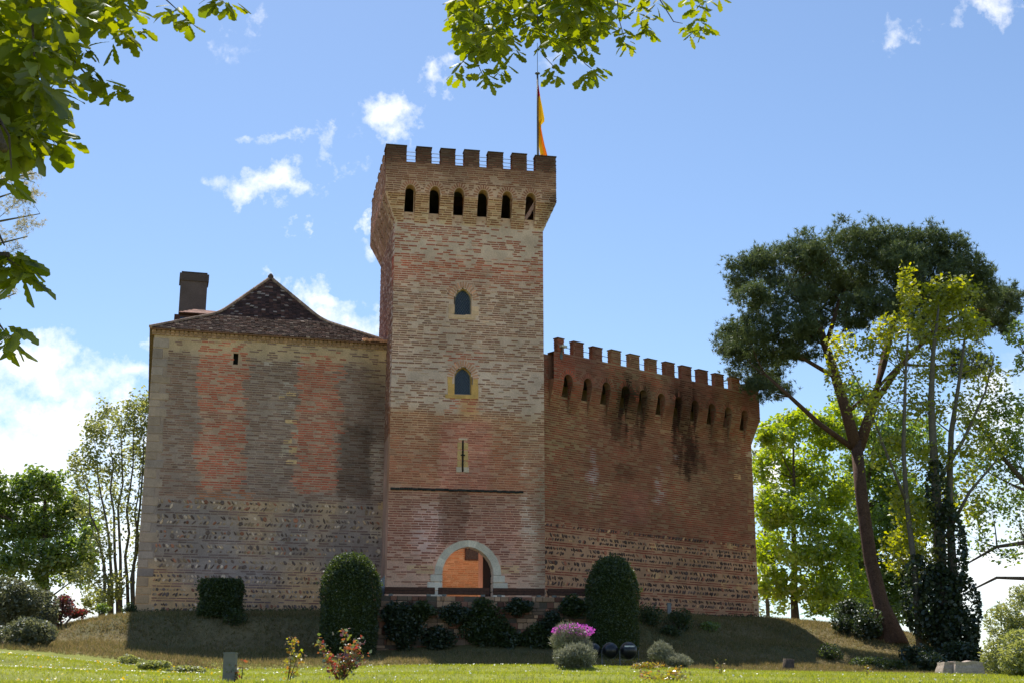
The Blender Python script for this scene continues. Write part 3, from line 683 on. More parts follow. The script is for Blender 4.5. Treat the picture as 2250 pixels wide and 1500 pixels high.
# the dark strip right of that view comes from the added door leaf
# ------------------------------------------------------------------ left wing
WA, WB = Vector((-15.1,53.8,0)), Vector((-5.5,56.4,0)); WF = Frame(WA, WB); WV = Vector((-WF.U.y, WF.U.x, 0)); WD = 15.
W_Lf = Frame(WA+WV*WD, WA)
_, w_eave = WF.uz(600, 741); W_RUB = WF.uz(600, 1092)[1]
def wing_zone(px, py, p):
    n = blot(p, .5, 3); n2 = blot(p, 1.5, 9); n3 = blot(p, .22, 21); f = 1+.16*n+.12*n2
    lean = (py-750)*-.03
    bc, mc, vis = C(104,84,72), C(118,106,94), .78+n2*.3
    bc = mixc(bc, C(92,78,70), sm(n3, -.1, .4)*.6)
    jx = n*14+n2*16+random.uniform(-7,7); jy = n*12+random.uniform(-5,5)
    A = box_in(px-lean+jx, 444, 540, 2)*box_in(py+jy, 752, 1078, 3); B = box_in(px-lean+jx*.9, 654, 750, 2)*box_in(py+jy, 775, 1082, 3)
    pan = max(A, B)
    gap = box_in(py+n2*8, 905, 925, 8)*.7+ box_in(py+n2*6, 1040, 1050, 6)*.3
    bc = mixc(bc, C(136,76,59), pan*(1-gap)); mc = mixc(mc, C(132,112,94), pan); 
    if pan > .5: vis = .88-gap*.5+n2*.15
    if 1078 < py < 1105 and 425 < px < 560: bc = mixc(bc, C(140,92,62), .7)
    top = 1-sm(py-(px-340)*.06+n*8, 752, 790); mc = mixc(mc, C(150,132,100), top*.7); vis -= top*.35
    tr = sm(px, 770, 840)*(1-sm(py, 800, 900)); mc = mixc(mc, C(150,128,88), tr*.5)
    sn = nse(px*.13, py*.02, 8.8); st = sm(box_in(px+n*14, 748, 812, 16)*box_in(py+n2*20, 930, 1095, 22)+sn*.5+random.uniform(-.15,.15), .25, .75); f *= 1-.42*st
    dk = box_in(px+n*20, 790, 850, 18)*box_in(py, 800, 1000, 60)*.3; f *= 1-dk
    ef = box_in(px+n*6, 812, 838, 7)*box_in(py, 960, 1090, 20); mc = mixc(mc, C(150,140,125), ef*.7)
    low = sm(py, 1090, 1110)
    if low > 0:
        warm = sm(n3+n*.5, -.25, .3); mc = mixc(mc, mixc(C(112,104,96), C(150,126,90), warm), low); bc = mixc(bc, mixc(C(92,80,74), C(112,84,68), warm), low)
        base = sm(py, 1275, 1300); mc = mixc(mc, C(160,132,94), base*.7)
    return tuple(x*f for x in bc), tuple(x*f for x in mc), vis
def wing_stone(px, py):
    t = random.random()
    return C(84,74,66) if t < .45 else C(132,116,92) if t < .75 else C(120,84,64) if t < .88 else C(165,152,130)
wing = empty('castle_wing', 'broad patched brick and cobble castle wing under steep tiled roof', 'building')
ww = Wall(wing, wing_zone, 280)
hole_u, hole_z = WF.uz(521, 778); _, hole_z2 = WF.uz(521, 802)
wm = lambda u, z: not (abs(u-hole_u) < .1 and hole_z2 < z < hole_z)
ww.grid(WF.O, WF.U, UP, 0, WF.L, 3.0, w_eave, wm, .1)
m = MB(); m.obox(WF.w(hole_u-.25, hole_z2-.2, -.3), WF.U, WF.N, UP, .5, .05, 1.0); m.obj('putlog_hole', M_DARK, wing)
quoin_u = .62
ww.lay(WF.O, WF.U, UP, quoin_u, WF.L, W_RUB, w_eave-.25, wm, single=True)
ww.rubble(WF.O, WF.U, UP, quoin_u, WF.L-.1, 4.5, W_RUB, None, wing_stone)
ww.grid(W_Lf.O, W_Lf.U, UP, 0, W_Lf.L, 2.0, w_eave, None, .5)
WR = Frame(WB, WB+WV*WD); ww.grid(WR.O, WR.U, UP, 0, WR.L, 3.0, w_eave, None, .6)
WBk = Frame(WB+WV*WD, WA+WV*WD); ww.grid(WBk.O, WBk.U, UP, 0, WBk.L, 3.0, w_eave, None, .6)
ww.finish()
z = 4.2; k = 0
while z < w_eave-.4:                                           # pale corner stones
    h = random.uniform(.3, .46); w_ = (.72 if k % 2 else .48)*random.uniform(.85, 1.15)
    q = proj(WF.w(.3, z)); col = mixc(C(116,107,97), C(146,124,92), .8*sm(q[1], 1270, 1310)+.3*random.random())
    stone('quoin', WF.w(w_/2-.02, z+h/2, -.2), WF.U, UP, WF.N, w_, h-.015, .44+random.uniform(0,.012), jit(col,.82,1.12), wing); z += h; k += 1
for px, py, w_, h_ in ((634,845,.42,.22),(622,862,.3,.25),(640,864,.42,.2),(619,873,.26,.13),(627,985,.36,.34),(643,988,.36,.34),(632,968,.36,.2),(640,1014,.46,.18),(612,1034,.42,.14),(628,905,.4,.2),(640,925,.5,.16),
                       (648,948,.3,.2),(620,1000,.3,.2),(826,1170,.5,.4),(820,1190,.4,.34),(837,1110,.25,.3),(640,890,.3,.3),(590,800,.4,.2),(655,800,.5,.2)):
    u, z = WF.uz(px, py); stone('patch_stone', WF.w(u, z, -.02), WF.U, UP, WF.N, w_, h_, .06, jit(random.choice((C(140,130,112), C(146,126,92), C(132,124,112))),.85,1.15), wing)
# eave cornice: two stepped courses of tiles (genoise)
m = MB()
for row, (dz, out) in enumerate(((-.24, .05), (-.12, .1))):
    u = -.1
    while u < WF.L+.1:
        m.obox(WF.w(u, w_eave+dz, -.05), WF.U, WF.N, UP, .15, out+.05, .09, jit(C(122,100,78),.7,1.15)); u += .19
    m.obox(WF.w(-.12, w_eave+dz+.09, -.05), WF.U, WF.N, UP, WF.L+.24, out+.07, .035, C(118,98,76))
m.obj('cornice', M_TILE, wing)
# roof: hip end with swept (bell-cast) slopes
OV = .2; ap_s = 3.38; RS = ap_s+OV; W2 = WF.L/2+OV
def rh(t):
    lo = .68*RS*t; hi = .68*RS*.56+1.47*RS*(t-.56)
    k = .22; d = (hi-lo)                                       # soft change of pitch
    return max(lo, hi)+max(0, k-abs(d))**2/(4*k)
def roof_pt(t, a, side):
    """t 0 eave..1 ridge; front: a -1..1 across; sides: a 0..1 back along the ridge"""
    hz_ = w_eave+.02+rh(t)
    if side == 'f': return WF.w(WF.L/2+a*W2*(1-t), hz_, OV-t*(ap_s+OV))
    s = -1 if side == 'l' else 1
    f0 = OV-t*(ap_s+OV); b0 = -(WD+OV)+t*(ap_s+OV)
    return WF.w(WF.L/2+s*W2*(1-t), hz_, f0+(b0-f0)*a)
rb = MB(); NT = 22
for side in ('f', 'l', 'r'):
    na = 14
    for j in range(NT):
        for i in range(na):
            c0, c1 = (-1+2*i/na, -1+2*(i+1)/na) if side == 'f' else (i/na, (i+1)/na)
            t0, t1 = j/NT, (j+1)/NT
            q = [roof_pt(t0, c0, side), roof_pt(t0, c1, side), roof_pt(t1, c1, side), roof_pt(t1, c0, side)]
            rb.add(q if side != 'l' else q[::-1], [(0,1,2,3)], (.06,.048,.042))
q = [WF.w(-OV, w_eave, OV), WF.w(WF.L+OV, w_eave, OV), WF.w(WF.L+OV, w_eave, -WD-OV), WF.w(-OV, w_eave, -WD-OV)]; rb.add(q, [(3,2,1,0)], (.2,.15,.1))
rb.obox(WF.w(-OV, w_eave-.03, .01), WF.U, WF.N, UP, WF.L+2*OV, OV-.02, .07, C(96,74,58))
roof = rb.obj('roof', M_TILE, wing); roof['label'] = 'dark mossy flat-tile roof with swept hips'
tl = MB()
def tile_rows(side, rows, width):
    for j in range(rows):
        t0 = j/rows; t1 = (j+1.6)/rows
        p0, p1 = roof_pt(t0, -1 if side == 'f' else 0, side), roof_pt(t0, 1, side); Ln = (p1-p0).length; n = max(1, int(Ln/width))
        off = (j % 2)*.5
        for i in range(n):
            def aa(f): f = max(0, min(1, f)); return -1+2*f if side == 'f' else f
            f0, f1 = (i+off)/n, (i+off+.95)/n
            if f0 >= 1: continue
            lift = .028+random.uniform(0, .014); sgn = 1
            a, b, c, d = roof_pt(t0, aa(f0), side), roof_pt(t0, aa(f1), side), roof_pt(min(t1,1), aa(f1), side), roof_pt(min(t1,1), aa(f0), side)
            nn = (b-a).cross(d-a)
            if nn.length < 1e-7: continue
            nn.normalize(); 
            if nn.z < 0: nn = -nn
            r = random.random(); base = C(52,41,38) if r < .6 else C(70,52,45) if r < .85 else C(112,104,94) if r < .93 else C(38,32,30)
            tl.add([a, b, c, d, a+nn*lift, b+nn*lift, c+nn*.006, d+nn*.006], [(4,5,6,7),(0,1,5,4),(1,2,6,5),(3,0,4,7)], jit(base,.75,1.25))
tile_rows('f', 62, .17); tile_rows('l', 40, .3); tile_rows('r', 40, .3)
link('tiling', tl.mesh('tiling'), M_TILE, roof, kind='stuff')
for side, a in (('f', -1), ('f', 1)):                           # hip tiles
    for k in range(34):
        t = k/34; p, q = roof_pt(t, a, side), roof_pt(min(1, t+1.25/34), a, side)
        m = MB(); m.tube([p+UP*.03, q+UP*.045], [.085, .065], 6, jit(C(112,98,84),.7,1.2)); m.obj('hip_tile', M_TILE, roof)
m = MB(); p = roof_pt(1, 0, 'f'); m.tube([p-UP*.1, p+UP*.12, p+UP*.22], [.16, .13, .05], 8, C(70,60,54)); m.obj('apex_tile', M_TILE, roof)
# barrel tiles along the eave by the tower
for k in range(9):
    px = 800+k*6; u, _ = WF.uz(px, 750, .2)
    m = MB(); p = WF.w(u, w_eave+.1+random.uniform(-.02,.02), .3); m.tube([p, p-WF.N*.5+UP*.12], [.075,.06], 7, jit(C(150,112,88),.7,1.3)); m.obj('eave_tile', M_TILE, roof)
# chimney on the left slope
pb = P(421, 700, 60.2); ch = MB(); cc = C(70,64,60)
ch.obox(pb-WF.U*.62-WV*.4+UP*-1.6, WF.U, WV, UP, 1.24, .85, 1.6+1.75, cc)
chim = ch.obj('chimney', M_MORTAR, wing)
m = MB(); zt_ = pb.z+1.75
m.obox(Vector((pb.x,pb.y,zt_-.02))-WF.U*.68-WV*.46, WF.U, WV, UP, 1.36, .97, .36, tuple(x*.8 for x in cc)); m.obox(Vector((pb.x,pb.y,zt_+.34))-WF.U*.6-WV*.38, WF.U, WV, UP, 1.2, .8, .1, tuple(x*.6 for x in cc)); m.obj('chimney_cap', M_MORTAR, chim)
# dormer on the left slope
dp = P(430, 703, 57.6); dm = MB()
dm.obox(dp-WF.U*.95-WV*.2+UP*-1.2, WF.U, WV, UP, 1.9, 1.6, 1.35, C(84,60,48)); dor = dm.obj('dormer', M_WOOD, wing)
m = MB(); e = dp+UP*.18; hw_, dep, rz = .78, 1.7, .42
A_, B_, C_, D_ = e-WF.U*hw_-WV*.4, e+WF.U*(hw_+.5)-WV*.4, e+WF.U*(hw_+.5)+WV*dep, e-WF.U*hw_+WV*dep
R1, R2 = e+UP*rz-WF.U*.1+WV*.5, e+UP*rz*.9+WF.U*(hw_+.5)+WV*.5
m.add([A_, B_, C_, D_, R1, R2], [(0,1,5,4),(1,2,5),(2,3,4,5),(3,0,4),(3,2,1,0)], C(84,66,58)); dr = m.obj('dormer_roof', M_TILE, dor)
tl = MB()
for j in range(7):
    for i in range(10):
        f, g = j/7, (i+(j%2)*.5)/10
        p = (A_*(1-g)+B_*g)*(1-f)+(R1*(1-g)+R2*g)*f; tl.obox(p+UP*.02, WF.U, (R1-A_).normalized(), UP, .22, .16, .02, jit(C(96,74,64),.6,1.3))
link('tiling', tl.mesh('tiling'), M_TILE, dr, kind='stuff')
m = MB(); m.obox(dp-WF.U*.7-WV*.23+UP*-.35, WF.U, WV, UP, 1.0, .04, .38); m.obj('dormer_window', M_GLASS, dor)
# ------------------------------------------------------------------ right curtain wall
KA, KB = Vector((1.0,56.62,0)), Vector((12.12,66.0,0)); KF = Frame(KA, KB); KV = Vector((-KF.U.y, KF.U.x, 0)); DK = .36
KR = Frame(KB, KB+KV*9)
u0k, _ = KF.uz(1217, 800, DK)
_, kz_m = KF.uz(1268, 752, DK); _, kz_s = KF.uz(1246, 777, DK)
_, kz_spr = KF.uz(1333, 853, DK); _, kz_cr = KF.uz(1333, 839, DK)
_, kz1 = KF.uz(1667, 922, DK); _, kz0 = KF.uz(1650, 978); K_RUB = KF.uz(1400, 1178)[1]
SL = [(1249,835),(1292,845),(1333,855),(1375,863),(1414,871),(1454,880),(1492,888),(1528,895),(1565,903),(1601,910),(1637,918)]
kslots = [(KF.uz(x, y, DK)[0], .27) for x, y in SL]
km = [(KF.uz(a+8.5, y, DK)[0], KF.uz(b, y, DK)[0]) for a, b, y in ((1217,1239,760),(1252,1282,765),(1294,1323,773),(1335,1364,782),(1376,1405,791),(1415,1443,799),(1454,1482,808),(1490,1519,815),(1527,1555,823),(1563,1590,831),(1599,1625,838),(1637,1668,846))]
km[-1] = (km[-1][0], KF.L+DK)
STREAK = [(1375,890,14,44,.7),(1414,895,13,44,.6),(1492,910,13,44,.6),(1352,885,24,60,.5),(1396,905,20,60,.65),(1366,930,18,50,.45),(1502,940,26,90,.75),(1528,905,16,50,.5),(1482,900,14,50,.5),(1520,1000,24,40,.55),(1565,930,14,50,.5),(1601,940,14,50,.4),(1250,880,12,30,.4),(1376,1035,18,20,.35),(1420,880,14,40,.4)]
WHITE = [(1296,1000,16,20,.7),(1303,1055,14,45,.6),(1310,1100,10,20,.5),(1448,1050,9,28,.6),(1455,1095,18,14,.6),(1490,1005,10,6,.6),(1240,1090,4,10,.6)]
def cur_zone(px, py, p):
    n = blot(p, .5, 31); n2 = blot(p, 1.6, 17); n3 = blot(p, .2, 41); f = 1+.2*n+.12*n2
    yy = py-(px-1440)*.17; sn = nse(px*.16, py*.022, 4.4)
    bc, mc, vis = C(116,68,52), C(124,98,74), .93+n2*.2
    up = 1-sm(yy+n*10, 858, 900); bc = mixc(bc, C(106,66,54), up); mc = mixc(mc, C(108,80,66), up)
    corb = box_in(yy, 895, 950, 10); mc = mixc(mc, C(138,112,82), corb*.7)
    tan_ = sm(n3+n*.6, .05, .5); mc = mixc(mc, C(128,110,82), tan_*.7); bc = mixc(bc, C(106,76,58), tan_*.6)
    tl_ = (1-sm(px, 1230, 1330))*box_in(py, 885, 1010, 30); mc = mixc(mc, C(132,114,82), tl_*.8)
    pan = box_in(px, 1366, 1424, 5)*box_in(py, 1078, 1152, 6); bc = mixc(bc, C(128,78,64), pan*.7); mc = mixc(mc, C(128,96,78), pan*.7)
    red = sm(n+n2*.3, .1, .5); bc = mixc(bc, C(126,58,42), red*.7)
    for x, y, rx, ry, g in STREAK:
        d = ((px-x+n2*5)/rx)**2+((py-y+n*10)/ry)**2
        if d < 2.6: f *= 1-g*.78*sm(1.15-d*.62+sn*1.1+random.uniform(-.25,.25), .1, .8)
    for x, y, rx, ry, g in WHITE:
        d = ((px-x+n2*6)/rx)**2+((py-y+n*8)/ry)**2
        if d < 1.5: mc = mixc(mc, C(205,195,185), g*(1.5-d)*sm(n2, -.3, .3)*1.2)
    grn = box_in(px, 1362, 1392, 6)*box_in(py, 850, 905, 12); mc = mixc(mc, (.03,.045,.02), grn*.7)
    low = sm(yy, 1170, 1192)
    if low > 0: mc = mixc(mc, C(152,122,94), low*.85); bc = mixc(bc, C(128,76,60), low*.6)
    edge = sm(px+(py-1000)*-.03, 1640, 1652)*sm(py, 980, 1000); mc = mixc(mc, C(118,94,68), edge*.7)
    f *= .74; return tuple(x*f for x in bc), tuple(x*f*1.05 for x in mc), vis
def cur_stone(px, py):
    t = random.random()
    return C(66,56,50) if t < .6 else C(92,78,66) if t < .8 else C(140,116,84) if t < .92 else C(118,78,60)
cur = empty('curtain_wall', 'long battlemented brick curtain wall with arched machicolations and cobble base', 'wall')
kw = Wall(cur, cur_zone, 280)
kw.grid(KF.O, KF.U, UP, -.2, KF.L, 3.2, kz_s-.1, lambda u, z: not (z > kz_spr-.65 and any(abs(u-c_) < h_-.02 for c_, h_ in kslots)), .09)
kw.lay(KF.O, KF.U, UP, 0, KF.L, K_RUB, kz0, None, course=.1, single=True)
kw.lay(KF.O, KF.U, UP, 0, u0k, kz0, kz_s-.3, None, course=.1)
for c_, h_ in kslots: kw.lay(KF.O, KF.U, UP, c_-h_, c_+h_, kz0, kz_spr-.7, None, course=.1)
kw.rubble(KF.O, KF.U, UP, .1, KF.L-.1, 4.6, K_RUB, None, cur_stone)
kw.grid(KR.O, KR.U, UP, 0, KR.L, 2.5, kz_s-.1, None, .4)
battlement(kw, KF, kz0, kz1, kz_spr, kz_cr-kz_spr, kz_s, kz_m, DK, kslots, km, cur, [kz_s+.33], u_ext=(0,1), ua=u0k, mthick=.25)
battlement(kw, KR, kz0, kz1, kz_spr, kz_cr-kz_spr, kz_s, kz_m, DK, [(1+1.2*k, .27) for k in range(6)], [(.3+1.2*k, 1.0+1.2*k) for k in range(6)], cur, [], u_ext=(1,0))
kw.finish()
m = MB(); m.obox(KF.w(0, kz_s-.9, -1.7), KF.U, KF.N, UP, KF.L-.1, 1.66, .15, (.2,.17,.14)); m.obox(KF.w(0, 3.5, -1.7), KF.U, KF.N, UP, KF.L-.1, .1, kz_s-4.4, (.4,.26,.17)); m.obj('wall_walk', M_MORTAR, cur)
z = 4.6; k = 0
while z < kz0-.5:                                              # right-hand corner stones
    h = random.uniform(.3, .44); w_ = (.6 if k % 2 else .38)*random.uniform(.8, 1.2)
    q = proj(KF.w(KF.L, z)); pale = random.random() < (.5 if q[1] > 1180 else .12)
    col = C(160,140,112) if pale else C(122,98,70)
    stone('quoin', KF.w(KF.L-w_/2+.02, z+h/2, -.2), KF.U, UP, KF.N, w_, h-.015, .43, jit(col,.82,1.1), cur); z += h; k += 1
for px, py, w_, h_ in ((1620,1046,.5,.3),(1605,1200,1.0,.3),(1640,1206,.6,.3),(1470,1270,.5,.32),(1440,1264,.4,.3),(1590,1285,.4,.3),(1625,1288,.5,.3),(1213,1247,.3,.35),(1436,1200,.4,.3),(1310,1240,.5,.3)):
    u, z = KF.uz(px, py); stone('patch_stone', KF.w(u, z, -.02), KF.U, UP, KF.N, w_, h_, .06, jit(C(150,124,88),.85,1.1), cur)
# ------------------------------------------------------------------ terrace with its retaining wall and beams
RA, RB = Vector((-4.95,49.2,0)), Vector((3.4,50.35,0)); RF = Frame(RA, RB); RV = Vector((-RF.U.y, RF.U.x, 0)); RT = 5.08
ter = MB(); ter.obox(RF.w(.1, 2.2, -.5), RF.U, RV, UP, RF.L-.2, 5.2, RT-2.2-.03, (.3,.25,.18)); o = ter.obj('terrace', M_MORTAR); o['kind'] = 'structure'; o['label'] = 'raised earth terrace in front of the gateway'
rw = empty('retaining_wall', 'low rough stone and brick retaining wall overgrown with plants', 'wall')
m = MB(); m.obox(RF.w(0, 2.0, -.5), RF.U, RF.N, UP, RF.L, .5, RT-2.05, (.13,.105,.08)); m.obox(RF.w(RF.L-.5, 2.0, -4.5), RF.U, RF.N, UP, .5, 3.95, RT-2.06, (.13,.105,.08)); m.obj('wall_core', M_MORTAR, rw)
z = 2.5
while z < RT-.08:
    h = random.uniform(.09, .24); u = random.uniform(-.05, .1)
    if z+h > RT: h = RT-z
    while u < RF.L-.05:
        w_ = random.uniform(.1, .46); w_ = min(w_, RF.L-u)
        c = random.choice((C(112,82,66), C(98,86,72), C(128,108,86), C(90,66,54), C(140,118,94)))
        if random.random() < .9 and w_ > .08: stone('stone', RF.w(u+w_/2, z+h/2, -.02), RF.U, UP, RF.N, w_-.02, h-.02, .1+random.uniform(0,.08), jit(c,.5,.9), rw)
        u += w_
    z += h
BEAM = [(845,955),(963,1074),(1084,1196),(1204,1314)]
BL = ['long brown timber beam on the terrace edge, at the end by the grey panel', 'long brown timber beam on the terrace edge, in front of the gateway opening',
      'long brown timber beam on the terrace edge, just right of the gateway', 'long brown timber beam on the terrace edge, at the end by the rounded bush']
for (a, b), lb in zip(BEAM, BL):
    ua, _ = RF.uz(a, 1300, -.25); ub, _ = RF.uz(b, 1300, -.25)
    e = empty('timber_beam', lb, 'beam', 'timber beams along the terrace')
    for dz in (.04, .165):
        m = MB(); m.obox(RF.w(ua, RT+dz, -.38), RF.U, RF.N, UP, ub-ua, .26, .115); m.obj('plank', M_WOOD, e)
    for uu in (ua+.15, ub-.3):
        m = MB(); m.obox(RF.w(uu, RT-.03, -.35), RF.U, RF.N, UP, .15, .2, .07); m.obj('foot', M_STEEL, e)
# grey info panel by the end of the terrace
p = on_ground(834, 49.6); pz = P(838, 1262, 49.6).z
e = empty('information_panel', 'blue-grey metal panel standing at the end of the terrace beams', 'sign')
m = MB(); x0, x1 = P(827,1300,49.6).x, P(844,1300,49.6).x
m.add([(x0,49.5,p.z+.9),(x1,49.75,p.z+.95),(x1,49.75,pz),(x0,49.5,pz-.32),(x0,49.54,p.z+.9),(x1,49.79,p.z+.95),(x1,49.79,pz),(x0,49.54,pz-.32)], [(0,1,2,3),(7,6,5,4),(0,4,5,1),(1,5,6,2),(2,6,7,3),(3,7,4,0)]); m.obj('panel', M_PANEL if 'M_PANEL' in globals() else M_STEEL, e)
m = MB(); m.box((x0+x1)/2-.03, (x0+x1)/2+.03, 49.6, 49.66, p.z-.2, p.z+1.2); m.obj('post', M_STEEL, e)
# floodlight on the first merlon of the curtain wall
e = empty('wall_lamp', 'small pale lamp fixed beside the first merlon of the curtain wall', 'lamp')
u, z = KF.uz(1236, 764, DK+.1)
m = MB(); m.obox(KF.w(u-.12, z+.02, DK+.02), KF.U, KF.N, UP, .3, .2, .09); m.obj('lamp_head', plain_mat('pale_lamp', (.62,.6,.56), .5), e)
m = MB(); m.tube([KF.w(u, z-.35, DK-.02), KF.w(u, z-.1, DK+.08), KF.w(u, z+.03, DK+.1)], .03, 6); m.obox(KF.w(u-.08, z-.5, DK-.03), KF.U, KF.N, UP, .16, .06, .22); m.obj('bracket', M_FRAME, e)
# ------------------------------------------------------------------ flag
fu, fz = TF.uz(1182, 352, -1.2)
fb = TF.w(fu, z_sill-1.0, -1.2); ftop = hit(1181, 163, fb, TF.N); thin = hit(1181, 95, fb, TF.N)
e = empty('flagpole', 'grey flagpole standing on the tower roof with a thin rod on top', 'flagpole')
m = MB(); m.tube([fb, Vector((fb.x,fb.y,ftop.z))], [.06,.045], 8); m.obj('pole', M_STEEL, e, True)
m = MB(); t = Vector((fb.x,fb.y,ftop.z)); m.tube([t, t+UP*.03, t+UP*.06], [.11,.13,.08], 10); m.obj('finial', M_STEEL, e, True)
m = MB(); m.tube([t+UP*.05, t+UP*(thin.z-ftop.z)], .014, 5); m.obj('rod', M_STEEL, e)
fm, nt, out = new_mat('flag_cloth')
at = N(nt, 'ShaderNodeAttribute', attribute_name='Col'); d = N(nt, 'ShaderNodeBsdfDiffuse', {'Color': at.outputs['Color']}); tt = N(nt, 'ShaderNodeBsdfTranslucent', {'Color': at.outputs['Color']})
mxs = N(nt, 'ShaderNodeMixShader', {0: .5, 1: d.outputs[0], 2: tt.outputs[0]}); nt.links.new(mxs.outputs[0], out.inputs['Surface'])
# limp flag: outline from the pole, widening as it hangs, folded in depth
fl = MB(); prof = [(188,1181,1183),(200,1180,1185),(214,1179.5,1188),(216,1179.5,1188.5),(235,1179,1193),(258,1179,1197),(266,1180,1197),(274,1180,1190),(282,1181,1190),(300,1181.5,1193),(320,1183,1197),(340,1186,1202),(352,1187,1204)]
NC = 12; rows = []
for (py, xa, xb) in prof:
    a = hit(xa, py, fb, TF.N); b = hit(xb, py, fb, TF.N); row = []
    for i in range(NC+1):
        t_ = i/NC; p_ = a.lerp(b, t_)+TF.N*(.16*math.sin(t_*9+py*.01)*min(1, (py-186)/40)+.05); row.append(p_)
    rows.append((py, row))
YEL, RED, ORA = (.78,.48,.02), (.62,.03,.05), (.80,.22,.015)
for (pa, ra), (pb_, rb_) in zip(rows[:-1], rows[1:]):
    for i in range(NC):
        mid = (pa+pb_)/2; t_ = (i+.5)/NC
        c = RED if mid < 215 else YEL
        if mid > 283 and t_ > .42: c = ORA
        if mid > 320 and t_ < .2: c = (.8,.75,.7)
        if mid > 340 and .15 < t_ < .3: c = RED
        fl.add([ra[i], ra[i+1], rb_[i+1], rb_[i]], [(0,1,2,3)], c)
o = fl.obj('flag', fm, None, True); tag(o, 'limp yellow and red flag hanging from the tower flagpole', 'flag')
# ------------------------------------------------------------------ vegetation helpers
rng = np.random.default_rng(11)
def unit(v): return v/np.maximum(np.linalg.norm(v, axis=1, keepdims=True), 1e-9)
def leaves(pts, size, aspect=.55, jitter=.4, droop=0.0, upbias=.6):
    """one folded four-cornered leaf at each point"""
    pts = np.asarray(pts, dtype=float); n = len(pts)
    d = unit(rng.normal(size=(n, 3))*np.array([1,1,.7])+np.array([0,0,-droop])); nn = unit(rng.normal(size=(n, 3))+np.array([0,0,upbias]))
    s = unit(np.cross(d, nn)); nn = np.cross(s, d); L = size*(1+jitter*rng.uniform(-1, 1, size=(n, 1))); w = L*aspect/2
    fold = nn*(w*.35)
    V = np.empty((n, 4, 3)); V[:, 0] = pts-d*L*.5; V[:, 1] = pts+s*w+fold; V[:, 2] = pts+d*L*.5; V[:, 3] = pts-s*w+fold
    Fq = np.arange(n*4).reshape(n, 4); return V.reshape(-1, 3), Fq
def needles(pts, length, count, spread=1.0, width=.016, up=.5):
    """tufts of thin needles (one long triangle each)"""
    pts = np.repeat(np.asarray(pts, float), count, axis=0); n = len(pts)
    d = unit(rng.normal(size=(n, 3))*spread+np.array([0,0,up])); s = unit(np.cross(d, rng.normal(size=(n, 3))))
    L = length*rng.uniform(.6, 1.2, size=(n, 1)); V = np.empty((n, 3, 3)); V[:, 0] = pts+s*width; V[:, 1] = pts-s*width; V[:, 2] = pts+d*L
    return V.reshape(-1, 3), np.arange(n*3).reshape(n, 3)
def in_ell(n, c, r, shell=.0):
    u = unit(rng.normal(size=(n, 3))); k = rng.uniform(shell, 1, size=(n, 1))**(1/3.); return np.array(c)+u*k*np.array(r)
def bez(a, b, bend, n=6):
    a, b = Vector(a), Vector(b); m = (a+b)/2+Vector(bend); return [a*(1-t)**2+m*2*t*(1-t)+b*t*t for t in [i/n for i in range(n+1)]]
def foliage(name, V, Fq, mat, parent=None): return link(name, fast_mesh(name, V, Fq), mat, parent)
def tree(name, label, stems, clumps, leaf, mat, bark, group=None, needle=None, seed=1, limb_r=.07, twigs=7, cat='tree', spread=.34, gap=.25):
    """stems: list of [(point, radius)...] trunks. clumps: [(centre, (rx,ry,rz), leaves)].
       Each clump is carried by a limb from the nearest stem point, with twigs, and leaves gather round twig ends."""
    rnd = random.Random(seed); root = empty(name, label, cat, group)
    tm = MB()
    for st in stems: tm.tube([p for p, r in st], [r for p, r in st], 9)
    tm.obj('trunk', bark, root, True)
    sp = [(Vector(p), r) for st in stems for p, r in st]
    allp = []
    for c, r, nl in clumps:
        c = Vector(c); best = min(sp, key=lambda q: (q[0]-c).length+max(0, q[0].z-c.z+.2*(q[0]-c).length)*2.2)
        a, ra = best; ln = (c-a).length; lm = MB()
        bend = Vector((rnd.uniform(-.1,.1)*ln, rnd.uniform(-.1,.1)*ln, -.08*ln)); path = bez(a, c, bend)
        r0 = min(ra*.55, limb_r*(.5+ln*.12)); lm.tube(path, [r0*(1-.75*i/6) for i in range(7)], 6)
        ends = []
        for k in range(twigs):
            t0 = path[rnd.choice((3,4,5,6))]; e = in_ell(1, c, r, .35)[0]; tp = bez(t0, e, (0,0,rnd.uniform(-.05,.12)*ln), 3); lm.tube(tp, [r0*.28, r0*.2, r0*.13, r0*.05], 4, cap=False); ends.append(e)
            for q in range(2):
                e2 = np.array(e)+rng.normal(size=3)*np.array(r)*.3; lm.tube([tp[2], Vector(e2)], [r0*.12, r0*.04], 3, cap=False); ends.append(e2)
        lm.obj('limb', bark, root, True)
        ends = np.array(ends); n1 = int(nl*(1-gap)); pick = ends[rng.integers(0, len(ends), n1)]
        pts = pick+rng.normal(size=(n1, 3))*np.array(r)*spread*.62
        allp.append(pts); allp.append(in_ell(nl-n1, c, np.array(r)*1.02, .3))
    pts = np.concatenate(allp)
    if needle: V, Fq = needles(pts, *needle)
    else: V, Fq = leaves(pts, leaf)
    foliage('crown', V, Fq, mat, root); return root
def cl(px, py, d, rx, ry, n, rd=None):
    c = P(px, py, d); k = d/F/CP*1.0; return (c, (rx*k, (rd if rd else (rx+ry)/2)*k, ry*k), n)
def stem(pts, d): return [(P(x, y, d+dd) if len(q) == 0 else P(x, y, d+dd), r) for (x, y, dd, r, *q) in pts]
def grounded(px, d, sink=.25): p = on_ground(px, d); return Vector((p.x, p.y, p.z-sink))
LM_LIME = leaf_mat('lime_leaf', [(0.195,0.225,0.018),(0.285,0.300,0.027),(0.150,0.188,0.022)], .55)
LM_BRIGHT = leaf_mat('bright_leaf', [(0.192,0.282,0.031),(0.308,0.385,0.041),(0.128,0.205,0.031),(0.385,0.424,0.051)], .5)
